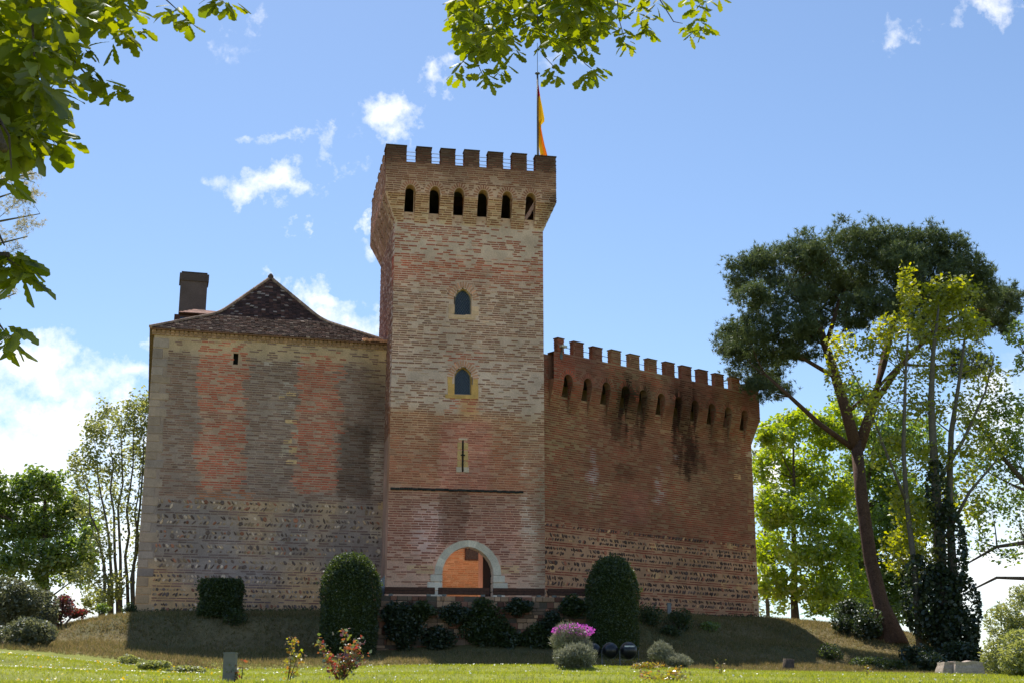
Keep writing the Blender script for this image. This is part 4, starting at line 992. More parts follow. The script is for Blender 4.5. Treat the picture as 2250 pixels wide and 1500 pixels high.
LM_MID = leaf_mat('mid_leaf', [(0.103,0.173,0.032),(0.161,0.230,0.036),(0.081,0.126,0.027)], .45)
LM_PALE = leaf_mat('pale_leaf', [(0.162,0.189,0.054),(0.216,0.230,0.068),(0.121,0.149,0.041)], .5)
LM_DARK = leaf_mat('dark_leaf', [(0.018,0.034,0.010),(0.029,0.047,0.013),(0.039,0.058,0.016)], .25, gloss=.06)
LM_HEDGE = leaf_mat('hedge_leaf', [(0.029,0.048,0.011),(0.046,0.069,0.015),(0.063,0.092,0.018)], .35, gloss=.05)
LM_PINE = leaf_mat('pine_needle', [(.055,.085,.03),(.085,.118,.04),(.115,.14,.048)], .25, gloss=.06)
LM_LARCH = leaf_mat('larch_needle', [(0.228,0.204,0.072),(0.288,0.252,0.108),(0.180,0.180,0.060)], .5)
LM_OLIVE = leaf_mat('olive_leaf', [(.06,.075,.028),(.09,.10,.045),(.13,.135,.075),(.04,.05,.018)], .4, rough=.5, gloss=.05)
LM_RED = leaf_mat('red_leaf', [(.20,.04,.03),(.24,.07,.05),(.07,.07,.02),(.10,.06,.02)], .4, gloss=.1)
LM_GREY = leaf_mat('grey_leaf', [(.15,.16,.10),(.20,.20,.13),(.11,.12,.07)], .3)
LM_ROSE = leaf_mat('rose_leaf', [(0.078,0.111,0.026),(0.143,0.163,0.033),(0.247,0.058,0.039),(0.130,0.078,0.026)], .45, rough=.3, gloss=.14)
LM_ROSEY = leaf_mat('young_rose_leaf', [(0.156,0.195,0.026),(0.247,0.208,0.033),(0.260,0.130,0.039)], .5, rough=.35, gloss=.1)
LM_PINK = leaf_mat('lavender_flower', [(.42,.07,.36),(.52,.13,.46),(.33,.05,.30)], .4)
LM_GRASS = leaf_mat('grass_blade', [(0.150,0.203,0.024),(0.225,0.270,0.033),(0.285,0.285,0.060),(0.120,0.165,0.021)], .45, gloss=.03)
LM_STRAW = leaf_mat('dry_grass', [(.30,.22,.11),(.36,.28,.15),(.13,.13,.05),(.22,.16,.08)], .3, gloss=.02)
LM_SLOPE = leaf_mat('slope_grass', [(.25,.19,.09),(.11,.115,.03),(.30,.23,.115),(.09,.10,.025),(.20,.16,.07)], .3, gloss=.02)
LM_DAISY = leaf_mat('daisy_petal', [(.75,.74,.70),(.8,.8,.76)], .2)
LM_YFLOW = leaf_mat('dandelion', [(.75,.50,.02),(.7,.55,.05)], .2)
# ------------------------------------------------------------------ trees on the right
PD = 63.
b0 = grounded(1962, 61)
pine_st = [[(b0, .75), (P(1938,1330,61.5), 0.370), (P(1913,1230,62), 0.318), (P(1893,1090,62.5), 0.296), (P(1882,970,63), 0.281)],
           [(P(1882,985,63), 0.311), (P(1858,900,63), 0.266), (P(1828,800,63), 0.229), (P(1800,720,63), 0.185), (P(1762,665,63), 0.126), (P(1735,625,63), 0.074)],
           [(P(1886,985,63), 0.296), (P(1915,900,63.6), 0.244), (P(1940,800,64), 0.207), (P(1965,700,64.4), 0.163), (P(1985,620,64.6), 0.096)],
           [(P(1925,880,63.6), 0.163), (P(1980,800,63), 0.133), (P(2060,720,62.5), 0.096), (P(2130,680,62), 0.059)],
           [(P(1875,985,63), 0.148), (P(1800,930,62.4), 0.126), (P(1735,870,62), 0.096), (P(1680,820,61.7), 0.059)],
           [(P(1838,830,63), 0.118), (P(1770,790,62.6), 0.096), (P(1700,740,62.4), 0.059)], [(P(1815,760,63), 0.133), (P(1845,660,64), 0.096), (P(1870,600,64.6), 0.059)],
           [(P(1862,905,63), 0.104), (P(1930,850,62), 0.081), (P(1975,800,61.6), 0.052)]]
PC = [(1600,745,30,30),(2225,650,24,26),(1985,560,60,34),(1760,760,40,26),(2050,720,44,30),(1665,600,58,42),(1710,575,62,45),(1770,555,66,40),(1835,545,60,38),(1900,530,62,36),(1965,520,62,30),(2030,530,56,34),(2085,545,46,36),(2120,585,46,46),(2150,630,46,40),(2185,668,44,34),(2200,700,30,24),
      (1650,645,40,30),(1640,715,52,42),(1625,765,40,40),(1665,800,62,40),(1690,850,46,22),(1730,640,60,44),(1800,610,70,44),(1880,600,70,46),(1950,600,70,50),(2030,600,70,46),(2090,640,50,40),(1830,680,46,36),(1740,700,50,34),
      (1930,660,56,40),(2010,670,50,36),(1700,760,50,34),(2130,790,44,28),(2150,700,40,30),(1880,680,40,30),(1770,720,30,24)]
pcl = []
for i, (x, y, rx, ry) in enumerate(PC): pcl.append(cl(x, y+7, PD+random.uniform(-3.2, 3.2), rx, ry, int(20*rx*ry/60)+160))
tree('umbrella_pine', 'tall umbrella pine with dark domed crown beside the curtain wall', pine_st, pcl, .2, LM_PINE, M_BARKP, needle=(.22, 12, 1.0, .017, .5), seed=3, limb_r=.12, twigs=9, spread=.3, gap=.2)
# lime tree with fresh leaves and ivy on its stems, in front of the pine
ld = 57.5; lb = grounded(2068, ld)
lst = [[(lb, .42), (P(2070,1300,ld), 0.247), (P(2062,1150,ld), 0.217), (P(2052,1000,ld), 0.188), (P(2046,880,ld), 0.143), (P(2050,780,ld), 0.098), (P(2062,680,ld), 0.045)],
       [(lb+Vector((.5,.1,0)), 0.225), (P(2092,1240,ld), 0.180), (P(2086,1080,ld+.3), 0.150), (P(2090,950,ld+.4), 0.120), (P(2110,820,ld+.5), 0.075), (P(2125,700,ld+.5), 0.038)],
       [(lb+Vector((-.8,.2,0)), 0.165), (P(2010,1250,ld-.2), 0.135), (P(1992,1100,ld-.3), 0.112), (P(1985,980,ld-.4), 0.090), (P(1990,820,ld-.5), 0.060), (P(2000,660,ld-.5), 0.030)],
       [(P(2066,1050,ld), 0.105), (P(2120,960,ld), 0.075), (P(2165,860,ld), 0.045), (P(2185,780,ld), 0.022)],
       [(P(2078,1180,ld), 0.090), (P(2130,1080,ld-.3), 0.068), (P(2190,1010,ld-.5), 0.038)],
       [(P(1995,1110,ld-.3), 0.075), (P(1950,1000,ld-.6), 0.053), (P(1905,880,ld-.8), 0.030), (P(1860,790,ld-1), 0.015)]]
LC = [(1995,640,26,34,420),(2065,660,42,36,600),(2110,650,40,38,560),(2040,720,46,36,420),(2130,720,36,34,360),(1960,720,40,34,300),(1920,770,36,34,200),(1850,760,34,40,160),(1845,830,30,40,150),(2000,800,50,36,260),(2080,800,50,40,300),
      (2150,800,34,46,180),(2190,860,34,60,170),(2180,960,36,50,170),(1900,900,40,46,160),(1960,880,50,40,220),(2030,900,46,40,300),(2110,900,46,46,260),(2150,1000,40,40,180),(1950,990,40,40,300),(2040,1020,44,44,300),(2000,1120,44,50,500),(2110,1090,40,50,300),(1970,1210,40,50,420),(2030,1220,40,60,500)]
tree('lime_tree', 'slender many-stemmed lime tree with sparse yellow-green leaves before the pine', lst, [cl(x, y, ld+random.uniform(-1.6,1.6), rx, ry, int(n*1.7)) for x, y, rx, ry, n in LC], .2, LM_LIME, M_BARKG, seed=5, limb_r=.06, twigs=6, spread=.4)
iv = [cl(2066,1330,ld-.4,44,90,2600),cl(2088,1210,ld-.2,30,110,1800),(cl(2020,1310,ld-.4,36,90,1500)),cl(2090,1400,ld-.6,56,70,2600),cl(2060,1090,ld-.2,22,80,800),cl(2120,1340,ld-.5,32,80,1100)]
V, Fq = leaves(np.concatenate([in_ell(n, c, r, .4) for c, r, n in iv]), .17, .8)
e = empty('ivy', 'dark ivy wrapped thickly around the lime tree stems', 'ivy'); foliage('ivy_leaves', V, Fq, LM_DARK, e)
m = MB()
for k in range(5): m.tube([grounded(2050+k*16, ld-.35, .1), P(2055+k*12,1250,ld-.3), P(2055+k*8,1080,ld-.25)], [.04,.03,.015], 5)
m.obj('ivy_stem', M_BARK, e)
# bright trees beyond the castle corner
def simple_tree(name, label, px, d, top, clumps, mat, bark, leaf=.22, group=None, seed=1, lean=0, r=.24, twigs=7, gap=.25, spread=.36):
    b = grounded(px, d); y0 = proj(b)[1]
    st = [[(b, r*1.25)]+[(P(px+lean*t+random.uniform(-5,5), y0+(top-y0)*t, d+random.uniform(-.4,.4)), r*(1-.8*t)) for t in (.2,.4,.6,.8,1.)]]
    return tree(name, label, st, clumps, leaf, mat, bark, group, seed=seed, limb_r=.08, twigs=twigs, gap=gap, spread=spread)
def cls(lst, d, dv=2.0, k=1.0): return [cl(x, y, d+random.uniform(-dv, dv), rx, ry, int(n*k)) for x, y, rx, ry, n in lst]
simple_tree('oak_tree', 'bright yellow-green oak tree close behind the curtain wall corner', 1750, 74, 960, cls([(1710,960,36,30,500),(1760,935,44,32,700),(1820,950,40,36,600),(1700,1030,40,40,600),(1770,1020,54,44,800),(1700,1120,40,40,600),(1760,1110,50,44,800),(1830,1070,50,50,800),
   (1690,1200,34,40,500),(1760,1200,54,44,800),(1830,1180,44,50,700),(1700,1280,36,36,500),(1790,1280,54,40,800),(1850,1280,40,44,600),(1860,930,34,36,400)], 74, 2.0, 2.4), LM_BRIGHT, M_BARK, .27, 'trees beyond the castle', 8, -10)
simple_tree('maple_tree', 'green leafy tree standing behind the pine trunk', 1850, 78, 900, cls([(1900,1000,50,44,700),(1960,950,54,44,700),(1900,1100,54,54,900),(1970,1070,50,54,800),(1940,1180,54,54,900),(1990,1160,44,50,700),(1930,1270,54,44,900),(1990,1280,44,50,700),(1880,1190,44,50,700),
   (2030,960,44,40,500),(2060,1100,40,50,500),(1960,1340,60,30,700),(1850,1330,50,26,600),(1880,880,40,34,400)], 78, 2.0, 2.3), LM_MID, M_BARK, .28, 'trees beyond the castle', 9, 80)
simple_tree('ash_tree', 'thin pale tree showing between the castle corner and the bright oak', 1690, 82, 1000, cls([(1665,1080,24,40,260),(1672,1170,24,50,320),(1680,1260,30,44,360),(1690,1320,40,30,360),(1668,1000,20,30,140)], 82, 1), LM_PALE, M_BARKG, .24, 'trees beyond the castle', 10, -20, .14)
rt = grounded(2360, 60); tree('chestnut_tree', 'tree at the right edge with long arching branches over white cloud', [[(rt, .4), (P(2350,1200,60), .34), (P(2330,1000,60), .28), (P(2300,850,60), .2), (P(2285,700,60), .1)],
   [(P(2345,1180,60), .2), (P(2270,1080,59.6), .14), (P(2200,1000,59.3), .09), (P(2150,930,59), .05)], [(P(2350,1240,60), .16), (P(2260,1190,59), .11), (P(2190,1200,58.6), .07), (P(2120,1240,58.4), .03)],
   [(P(2352,1330,60), .14), (P(2270,1270,59.4), .1), (P(2190,1268,59), .06), (P(2125,1300,58.8), .03)]],
   cls([(2230,735,20,30,220),(2240,800,16,24,100),(2215,890,40,36,500),(2150,930,40,40,420),(2200,970,44,40,560),(2245,950,30,50,400),(2160,1030,44,36,420),(2220,1060,44,40,500),(2180,1120,44,34,380),(2240,1150,34,50,420),(2140,1180,34,30,160),(2200,1210,44,26,200),(2235,1010,30,40,400)], 60, 1.2), .2, LM_MID, M_BARK, seed=12, twigs=8)
# ------------------------------------------------------------------ shrubs: dense leaf volumes with stems
def shrub(name, label, blobs, mat, leaf, stems=6, cat='shrub', group=None, shell=.55, aspect=.55, extra=None, bark=None, d_base=None):
    root = empty(name, label, cat, group)
    pts = []
    for c, r, n in blobs:
        r = np.array(r); k = 9
        for q in range(k):
            off = in_ell(1, (0,0,0), r*.62)[0]; sc = random.uniform(.4, .66); pts.append(in_ell(int(n*.8/k), np.array(c)+off, r*sc, shell))
        pts.append(in_ell(int(n*.2), c, r*.9, .2))
    V, Fq = leaves(np.concatenate(pts), leaf, aspect); foliage('foliage', V, Fq, mat, root)
    m = MB(); c, r, n = blobs[0]; bx, by = c[0], c[1]; bz = gz(bx, by)-.1
    for k in range(stems):
        c, r, n = blobs[k % len(blobs)]; e = in_ell(1, c, np.array(r)*.7)[0]; m.tube(bez((bx+random.uniform(-.12,.12), by+random.uniform(-.1,.1), bz), e, (0,0,.1), 4), [.04,.032,.025,.016,.008], 5)
    if stems: m.obj('stem', bark or M_BARK, root)
    return root
def bl(px, py, d, rx, ry, n, rd=None):
    g = ground_d(px, py+ry*.85, max(18., d-7), d+9) if rd is None else None
    return cl(px, py, g if g else d, rx, ry, n, rd)
shrub('evergreen_shrub', 'rounded dark evergreen bush at the foot of the pine', [bl(1870,1345,59,44,38,2600),bl(1905,1365,58.6,40,44,2200),bl(1850,1370,58.8,30,24,900)], LM_DARK, .14, group=None)
shrub('willow_shrub', 'large pale grey-green shrub at the right edge beside the stone blocks', [bl(2225,1370,38,54,60,3600),bl(2195,1440,37.6,42,50,2600),bl(2250,1440,37,60,60,3600),bl(2250,1310,38.4,36,30,900)], LM_PALE, .12, aspect=.32)
shrub('laurel_bush', 'dark leafy undergrowth under the ivy-clad lime tree', [bl(2110,1440,53,44,34,1500),bl(2050,1455,52,36,24,900),bl(2010,1440,54,36,24,800)], LM_DARK, .16)
shrub('low_shrub', 'low dark green plant on the shaded slope right of the tree stump', [bl(1830,1432,50,30,22,700)], LM_HEDGE, .1)
shrub('low_shrub', 'low scrubby plants where the slope runs down below the pine', [bl(1905,1455,47,44,14,900),bl(1960,1462,46,40,12,700)], LM_HEDGE, .1)
# clipped bushes
def clipped(name, label, px0, px1, top, d, mat, box=False, base=None, nl=16000, leaf=.075):
    root = empty(name, label, 'bush'); a = on_ground((px0+px1)/2, d); zt = P((px0+px1)/2, top, d).z; hw = (px1-px0)/2/F*d/CP*1.0*.97; H = zt-a.z+.1
    n = nl; th = rng.uniform(0, 2*math.pi, n); h = rng.uniform(0, 1, n)**.9
    def radius(h, th):
        if box: 
            q = 1/np.maximum(np.abs(np.cos(th)), np.abs(np.sin(th)))**.75; return q*.93*np.where(h > .93, 1-(h-.93)*3, 1)
        return np.where(h < .5, .9+.2*h, np.sqrt(np.maximum(0, 1-((h-.5)/.5)**2.6)))
    lump = np.array([1+.15*mnoise.noise(Vector((math.cos(t)*1.8, math.sin(t)*1.8, k*3.2)))+.05*mnoise.noise(Vector((math.cos(t)*5, math.sin(t)*5, k*9))) for t, k in zip(th, h)])
    depth = 1-rng.uniform(0, 1, n)**2*.22
    rr = radius(h, th)*lump*depth*hw
    pts = np.stack([a.x+rr*np.cos(th), a.y+rr*np.sin(th), a.z-.1+h*H*(1+.02*(lump-1))], 1)
    top_n = int(n*.25); tt = rng.uniform(0, 2*math.pi, top_n); tr = np.sqrt(rng.uniform(0, 1, top_n))
    zc = np.ones(top_n) if box else np.where(True, .5+.5*(1-tr**2.6)**(1/2.6), 0)
    q = radius(np.full(top_n, .9), tt) if box else 1.0
    tops = np.stack([a.x+tr*q*hw*np.cos(tt), a.y+tr*q*hw*np.sin(tt), a.z-.1+H*zc*rng.uniform(.95, 1.03, top_n)], 1)
    stray = pts[rng.integers(0, n, 260)]; ctr = np.array([a.x, a.y, a.z+H*.45]); stray = stray+unit(stray-ctr)*rng.uniform(.03, .2, size=(260, 1)); stray = np.repeat(stray, 4, axis=0)+rng.normal(size=(1040, 3))*.03
    V, Fq = leaves(np.concatenate([pts, tops, stray]), leaf, .6); foliage('foliage', V, Fq, mat, root)
    core = MB(); nn = 14; prof = [(0,.72),(.25,.8),(.5,.82),(.7,.74),(.85,.56),(.95,.3),(.985,.02)] if not box else [(0,.8),(.5,.84),(.9,.82),(.93,.02)]
    core.tube([(a.x, a.y, a.z-.1+H*h_) for h_, r_ in prof], [hw*r_ for h_, r_ in prof], nn); core.obj('inner_growth', M_INNER, root, True)
    m = MB(); m.tube([(a.x, a.y, a.z-.3), (a.x, a.y, a.z+H*.5)], [.09,.05], 7); m.obj('stem', M_BARK, root)
M_INNER = masonry_mat('inner_foliage', src=(.035,.052,.013), var=.5, scale=6, bump=1.0, grain=18)
clipped('clipped_bush', 'tall rounded clipped bush in front of the wing beside the tower', 701, 829, 1219, 47.8, LM_HEDGE)
clipped('clipped_bush', 'tall rounded clipped bush in front of the curtain wall at the terrace end', 1291, 1406, 1226, 48.6, LM_HEDGE)
clipped('clipped_bush', 'small squared clipped bush against the foot of the left wing', 438, 529, 1274, 51.2, LM_HEDGE, True, nl=8000)
shrub('low_shrub', 'small bush growing at the foot of the squared clipped bush', [bl(515,1358,50.3,26,20,700)], LM_HEDGE, .09)
shrub('low_shrub', 'dark low bush between the rounded bush and the grey post', [bl(1430,1352,52.5,30,26,1100)], LM_HEDGE, .1)
shrub('low_shrub', 'dark low bush just right of the grey post by the curtain wall', [bl(1492,1365,53,34,26,1300),bl(1475,1385,52,24,14,500)], LM_HEDGE, .1)
shrub('low_shrub', 'small yellowish plant on the slope under the curtain wall', [bl(1560,1375,55,24,13,500)], LM_MID, .1)
shrub('low_shrub', 'small round shrub at the left corner foot of the castle wing', [bl(284,1336,53,17,16,700)], LM_HEDGE, .09)
shrub('low_shrub', 'small green shrub left of the castle corner below the slender tree', [bl(226,1336,54,17,12,500)], LM_MID, .09)
# plants rooted in the retaining wall
for i, (px, py, rx, ry, n, lb) in enumerate([(890,1370,44,54,1900,'dark plant hanging on the retaining wall nearest the grey panel'),(1060,1365,52,58,2600,'large dark bush covering the middle of the retaining wall'),
      (1140,1330,30,22,900,'small green plant spilling over the retaining wall top right of the gateway'),(1262,1330,36,26,1200,'feathery green plant on the retaining wall near the rounded bush'),(960,1400,40,34,1100,'dark plant at the foot of the retaining wall below the gateway'),
      (1180,1400,44,36,1300,'dark plant at the foot of the retaining wall behind the lavender'),(862,1345,24,30,800,'dark ivy tuft at the very left end of the retaining wall'),(925,1340,34,26,900,'dark tuft spilling over the retaining wall below the first beam'),(1000,1345,34,26,900,'dark tuft on the retaining wall just left of the big middle bush'),(1112,1402,40,34,1100,'dark plant at the wall foot between the big middle bush and the lavender'),(1215,1372,34,34,1000,'dark bushy plant on the retaining wall above the lavender')]):
    shrub('wall_plant', lb, [bl(px+dx*rx, py+dy*ry, 48.95+(px-850)*.0023, rx*.62, ry*.6, int(n*.42), 16) for dx, dy in ((0,-.35),(-.5,.1),(.5,.05),(0,.5))], LM_HEDGE if i % 2 else LM_DARK, .11, stems=0, cat='plant', group='plants growing on the retaining wall')
# ------------------------------------------------------------------ left side
lo = 76.; simple_tree('oak_tree', 'spreading dark green oak tree at the left edge beyond the mound', 105, lo, 1090, cls([(20,1075,44,30,700),(80,1070,46,32,800),(130,1100,40,34,700),(40,1130,54,34,800),(110,1150,50,34,800),(170,1150,36,40,600),(195,1200,24,36,400),(20,1190,44,34,600),(80,1210,50,30,700),(150,1220,44,34,700),(-40,1110,44,44,600),(-50,1190,50,44,600),(185,1255,30,24,300),(120,1265,50,22,500),(20,1250,50,24,500)], lo, 2.0, 2.0), LM_MID, M_BARK, .26, 'trees beyond the castle', 15, -10, .4)
sd = 68.; sb = grounded(258, sd, .4)
ST = []
for k, (tx, ty, bx) in enumerate(((176,1010,236),(205,955,248),(238,925,258),(268,905,264),(298,915,276),(322,895,288),(190,1130,246),(312,1010,290))):
    b = sb+Vector(((bx-258)*.03, random.uniform(-.4,.4), 0)); mx_ = (bx+tx)/2+ (5 if tx < 258 else -3)
    pts_ = [(b, .1)]
    for q in range(1, 9):
        t_ = q/8; w_ = 7*math.sin(t_*math.pi)
        pts_.append((P(bx+(tx-bx)*t_**1.3+random.uniform(-w_, w_), 1325+(ty-1325)*t_, sd+random.uniform(-.35,.35)), .085*(1-t_)**.8+.008))
    ST.append(pts_)
tree('ash_tree', 'slender many-stemmed tree with sparse pale leaves against the castle left corner', ST, cls([(180,1010,24,34,200),(210,960,26,40,260),(240,930,28,40,280),(275,915,28,40,280),(310,920,26,40,280),(325,900,14,36,160),(200,1050,30,36,220),(240,1010,34,40,260),(290,1010,34,44,300),(320,1020,16,50,200),(180,1100,20,30,110),(230,1100,34,40,200),(285,1110,34,44,240),(300,1200,24,44,160),(225,1190,30,40,160),(190,1270,30,30,220),(240,1290,30,30,260),(215,1320,30,20,240)], sd, 1.2, 2.2), .19, LM_PALE, M_BARKG, seed=18, limb_r=.035, twigs=7, spread=.42)
shrub('viburnum_bush', 'big olive-green bush with glinting leaves at the left edge', [bl(30,1320,45,70,54,5200),bl(90,1350,44.6,44,56,3400),bl(-30,1360,44.4,80,70,4000),bl(60,1390,44,60,36,2400)], LM_OLIVE, .12, stems=9)
shrub('photinia_bush', 'red-leaved photinia bush beside the olive-green bush', [bl(138,1334,50,26,28,1100),bl(168,1346,51,28,12,600),bl(120,1352,50,24,20,500)], LM_RED, .13)
shrub('groundcover_patch', 'low leafy plants along the foot of the sunlit mound', [bl(285,1450,37,30,12,700),bl(340,1460,36.5,40,12,800),bl(410,1470,36,44,10,700)], LM_PALE, .08, cat='plant')
# larch at the left edge; its trunk stands outside the view
hd = 30.; hb = grounded(-330, hd)
hst = [[(hb, .32), (P(-330,900,hd), .26), (P(-325,500,hd), .18), (P(-320,200,hd), .1)]]+[[(P(-328,y0,hd), .07), (P(-150,y0-30,hd+dd), .05), (P(-20,y1+20,hd+dd), .032), (P(x1,y1,hd+dd), .01)] for y0, x1, y1, dd in ((430,80,380,0),(520,88,470,.5),(560,60,520,-.4),(640,50,560,.2),(700,35,645,.4),(480,40,420,.9))]
tree('larch_tree', 'sparse yellowish larch branches reaching in at the left edge', hst, cls([(40,385,44,22,90),(60,425,30,16,80),(30,450,50,20,110),(60,490,30,18,80),(20,520,40,18,80),(30,560,30,16,50),(15,645,22,14,40),(-60,450,60,60,160),(-120,380,80,60,200),(-150,560,80,60,200)], hd, .6), .1, LM_LARCH, M_BARKG, needle=(.13, 9, 1.0, .005, .2), seed=22, limb_r=.02, twigs=6)
# ------------------------------------------------------------------ foreground oak: hanging sprays of lobed leaves
half = [(0,0),(.05,.06),(.13,.16),(.10,.24),(.21,.36),(.16,.44),(.27,.58),(.21,.66),(.26,.80),(.15,.90),(.07,.985),(0,1.0)]
def oak_leaf_mesh(name, cup):
    v = []; f = []
    for x, y in half: v += [(x, y, -abs(x)*cup-.12*y*y), (-x, y, -abs(x)*cup-.12*y*y), (0, y, .02-.12*y*y)]
    for k in range(len(half)-1):
        a, b = 3*k, 3*(k+1); f += [(a+2, b+2, b, a), (a+1, b+1, b+2, a+2)]
    me = bpy.data.meshes.new(name); me.from_pydata(v, [], f); me.update(); return me
LM_OAK = leaf_mat('oak_leaf_single', [(0.098,0.132,0.014),(0.138,0.172,0.018),(0.172,0.190,0.021),(0.075,0.109,0.014)], .55, gloss=.05, src='obj')
LM_OAKM = leaf_mat('oak_leaf', [(0.098,0.132,0.014),(0.138,0.172,0.018),(0.172,0.190,0.021),(0.075,0.109,0.014)], .55, gloss=.05)
OM = [oak_leaf_mesh('leaf', c) for c in (.15, .4, -.2)]
for m_ in OM: m_.materials.append(LM_OAK)
oak = empty('oak_tree', 'oak whose leafy branches hang into the top of the view from close by', 'tree')
ob = Vector((-5.6, 3.2, gz(-5.6, 3.2)-.2))
OT = MB(); OT.tube([ob, ob+Vector((.05,.1,2)), ob+Vector((.2,.3,4.5)), ob+Vector((.5,.8,7)), ob+Vector((1,1.4,9.5))], [.48,.38,.34,.27,.15], 10); OT.obj('trunk', M_BARK, oak, True)
LP = []        # (pos, direction, size)
def spray(px, py, d, n, size, parent_pts, droop=.5, leafd=None):
    """rosette of leaves at a twig end"""
    c = P(px, py, d)
    for k in range(n):
        a = 2*math.pi*k/n+random.uniform(-.4,.4)
        dv = Vector((math.cos(a), math.sin(a)*.8, -droop+random.uniform(-.35,.35))).normalized()
        LP.append((c+dv*.012+Vector((random.gauss(0,.012), random.gauss(0,.02), random.gauss(0,.012))), dv, size*random.uniform(.7, 1.15)))
    return c
limb = MB()
L1 = [ob+Vector((.3,.4,5.2)), Vector((-3.6,5.6,6.6)), Vector((-1.8,7.4,7.2)), P(1060,-190,8.4), P(1250,-150,8.8), P(1500,-140,9.2)]
limb.tube(L1, [.16,.12,.09,.06,.045,.02], 7)
L2 = [ob+Vector((.1,.2,3.2)), Vector((-3.6,4.0,4.6)), P(-60,-150,4.6), P(60,-60,4.7), P(220,-30,5.2), P(330,-60,5.6), P(480,-60,6.2)]
limb.tube(L2, [.12,.09,.06,.045,.03,.02,.008], 7)
L3 = [Vector((-3.6,4.0,4.6)), P(-140,150,4.0), P(-40,230,3.9), P(10,330,3.8)]; limb.tube(L3, [.07,.05,.03,.012], 6)
L4 = [ob+Vector((0,.1,2.6)), P(-260,600,4.2), P(-60,570,4.2), P(20,560,4.2)]; limb.tube(L4, [.07,.05,.025,.01], 6)
L5 = [P(-260,600,4.2), P(-120,700,4.3), P(0,715,4.4)]; limb.tube(L5, [.04,.025,.008], 6)
limb.obj('limb', M_BARK, oak, True)
tw_ = MB()
def hang(pts, d, r=.006):
    q = [P(x, y, d) for x, y in pts]; tw_ = MB(); tw_.tube(q, [r*(1-.6*i/(len(q)-1)) for i in range(len(q))], 5); tw_.obj('twig', M_BARK, oak)
# the spray over the tower
random.seed(21)
D1 = 8.5
hang([(1060,-190),(1045,-60),(1040,60),(1038,115),(1058,160),(1075,190)], D1); hang([(1038,110),(1010,145),(1000,160)], D1, .004); hang([(1180,-160),(1178,-20),(1182,60),(1192,120),(1215,145)], D1); hang([(1270,-150),(1275,0),(1272,90),(1285,140),(1300,152)], D1)
hang([(1360,-140),(1355,-10),(1362,50),(1372,85)], D1+.4); hang([(1440,-140),(1450,0),(1480,48),(1500,52)], D1+.4); hang([(1500,-140),(1530,-20),(1545,20)], D1+.4); hang([(1000,-150),(992,0),(985,45)], D1, .003)
SPR = []
for k in range(190):
    px = random.uniform(1000, 1330); lim = 112 if px < 1200 else 95
    if px > 1290: lim = 60
    py = random.uniform(-60, lim)
    SPR.append((px, py, D1+random.uniform(-.7,.8), 6, .115))
for px, py in ((995,158),(1020,170),(1012,140),(1060,150),(1078,185),(1066,172),(1050,120),(1090,130),(1105,148),(1098,160),(1060,115),(1212,150),(1222,168),(1208,160),(1190,105),(1236,116),(1252,122),(1262,118),(1300,155),(1312,165),(1290,160),(1280,170),(1316,150),(1300,110),(1330,40),(1300,70),(1290,95)):
    SPR.append((px, py, D1+random.uniform(-.2,.2), 5, .095))
for px, py in ((1360,10),(1358,30),(1366,62),(1372,92),(1378,102),(1380,72),(1410,10),(1425,40),(1418,62),(1432,70),(1400,20),(1440,12),(1415,50),(1345,0),(1405,-10),(1460,0),(1430,-10),(1510,55),(1530,58),(1520,72),(1540,70),(1548,58),(1535,45),(1525,10),(1545,22),(1550,5),(1575,-5),(1515,-5)):
    SPR.append((px, py, D1+.4+random.uniform(-.2,.2), 5, .1))
# the mass on the left
for k in range(190):
    px = random.uniform(-80, 130); lim = 330-max(0, px-40)*.9
    SPR.append((px, random.uniform(-70, lim), random.uniform(3.9, 5.4), 6, .108))
for k in range(60):
    px = random.uniform(100, 300); SPR.append((px, random.uniform(-60, max(5, 110-(px-100)*.42)), random.uniform(4.8, 6.0), 5, .1))
for px, py in ((245,185),(262,198),(225,180),(200,150),(215,160),(290,70),(280,82),(300,62),(375,25),(405,40),(415,45),(390,20),(470,0),(490,3),(505,0),(250,95),(190,110),(125,290),(118,310),(100,320),(20,400),(30,370),(45,300),(90,270),(60,340),(130,180),(140,150)):
    SPR.append((px, py, 5.0 if px > 150 else 4.2, 5, .085 if px > 150 else .10))
for px, py in ((15,545),(30,560),(50,590),(62,600),(35,600),(10,590),(5,570),(45,570),(5,720),(15,730),(22,745),(8,755),(0,700)):
    SPR.append((px, py, 4.2, 4, .10))
hang([(110,60),(150,120),(190,165),(220,180)], 5.0); hang([(330,-60),(365,0),(385,18),(405,35)], 5.3, .004); hang([(60,-60),(75,100),(70,250)], 4.2); hang([(-20,230),(20,300),(25,370)], 3.9); hang([(-60,570),(0,560),(50,590)], 4.2); hang([(0,715),(15,735)], 4.4, .004); hang([(-10,500),(10,540)], 4.2)
for px, py, d, n, s in SPR: spray(px, py, d, n, s, None)
def leaf_matrix(p, dv, s):
    nrm = Vector((random.gauss(0,.5), random.gauss(0,.5)-.15, 1)); x = dv.cross(nrm).normalized(); z = x.cross(dv)
    return Matrix(((x.x*s, dv.x*s, z.x*s, p.x), (x.y*s, dv.y*s, z.y*s, p.y), (x.z*s, dv.z*s, z.z*s, p.z), (0,0,0,1)))
LPv = []
for p, dv, s in LP:
    q = proj(p+dv*s*.5); vis = -40 < q[0] < 2290 and -30 < q[1] < 1500
    LPv.append((-(s/p.y) if vis else 0, p, dv, s))
order = sorted(range(len(LPv)), key=lambda i: LPv[i][0])
big = MB()
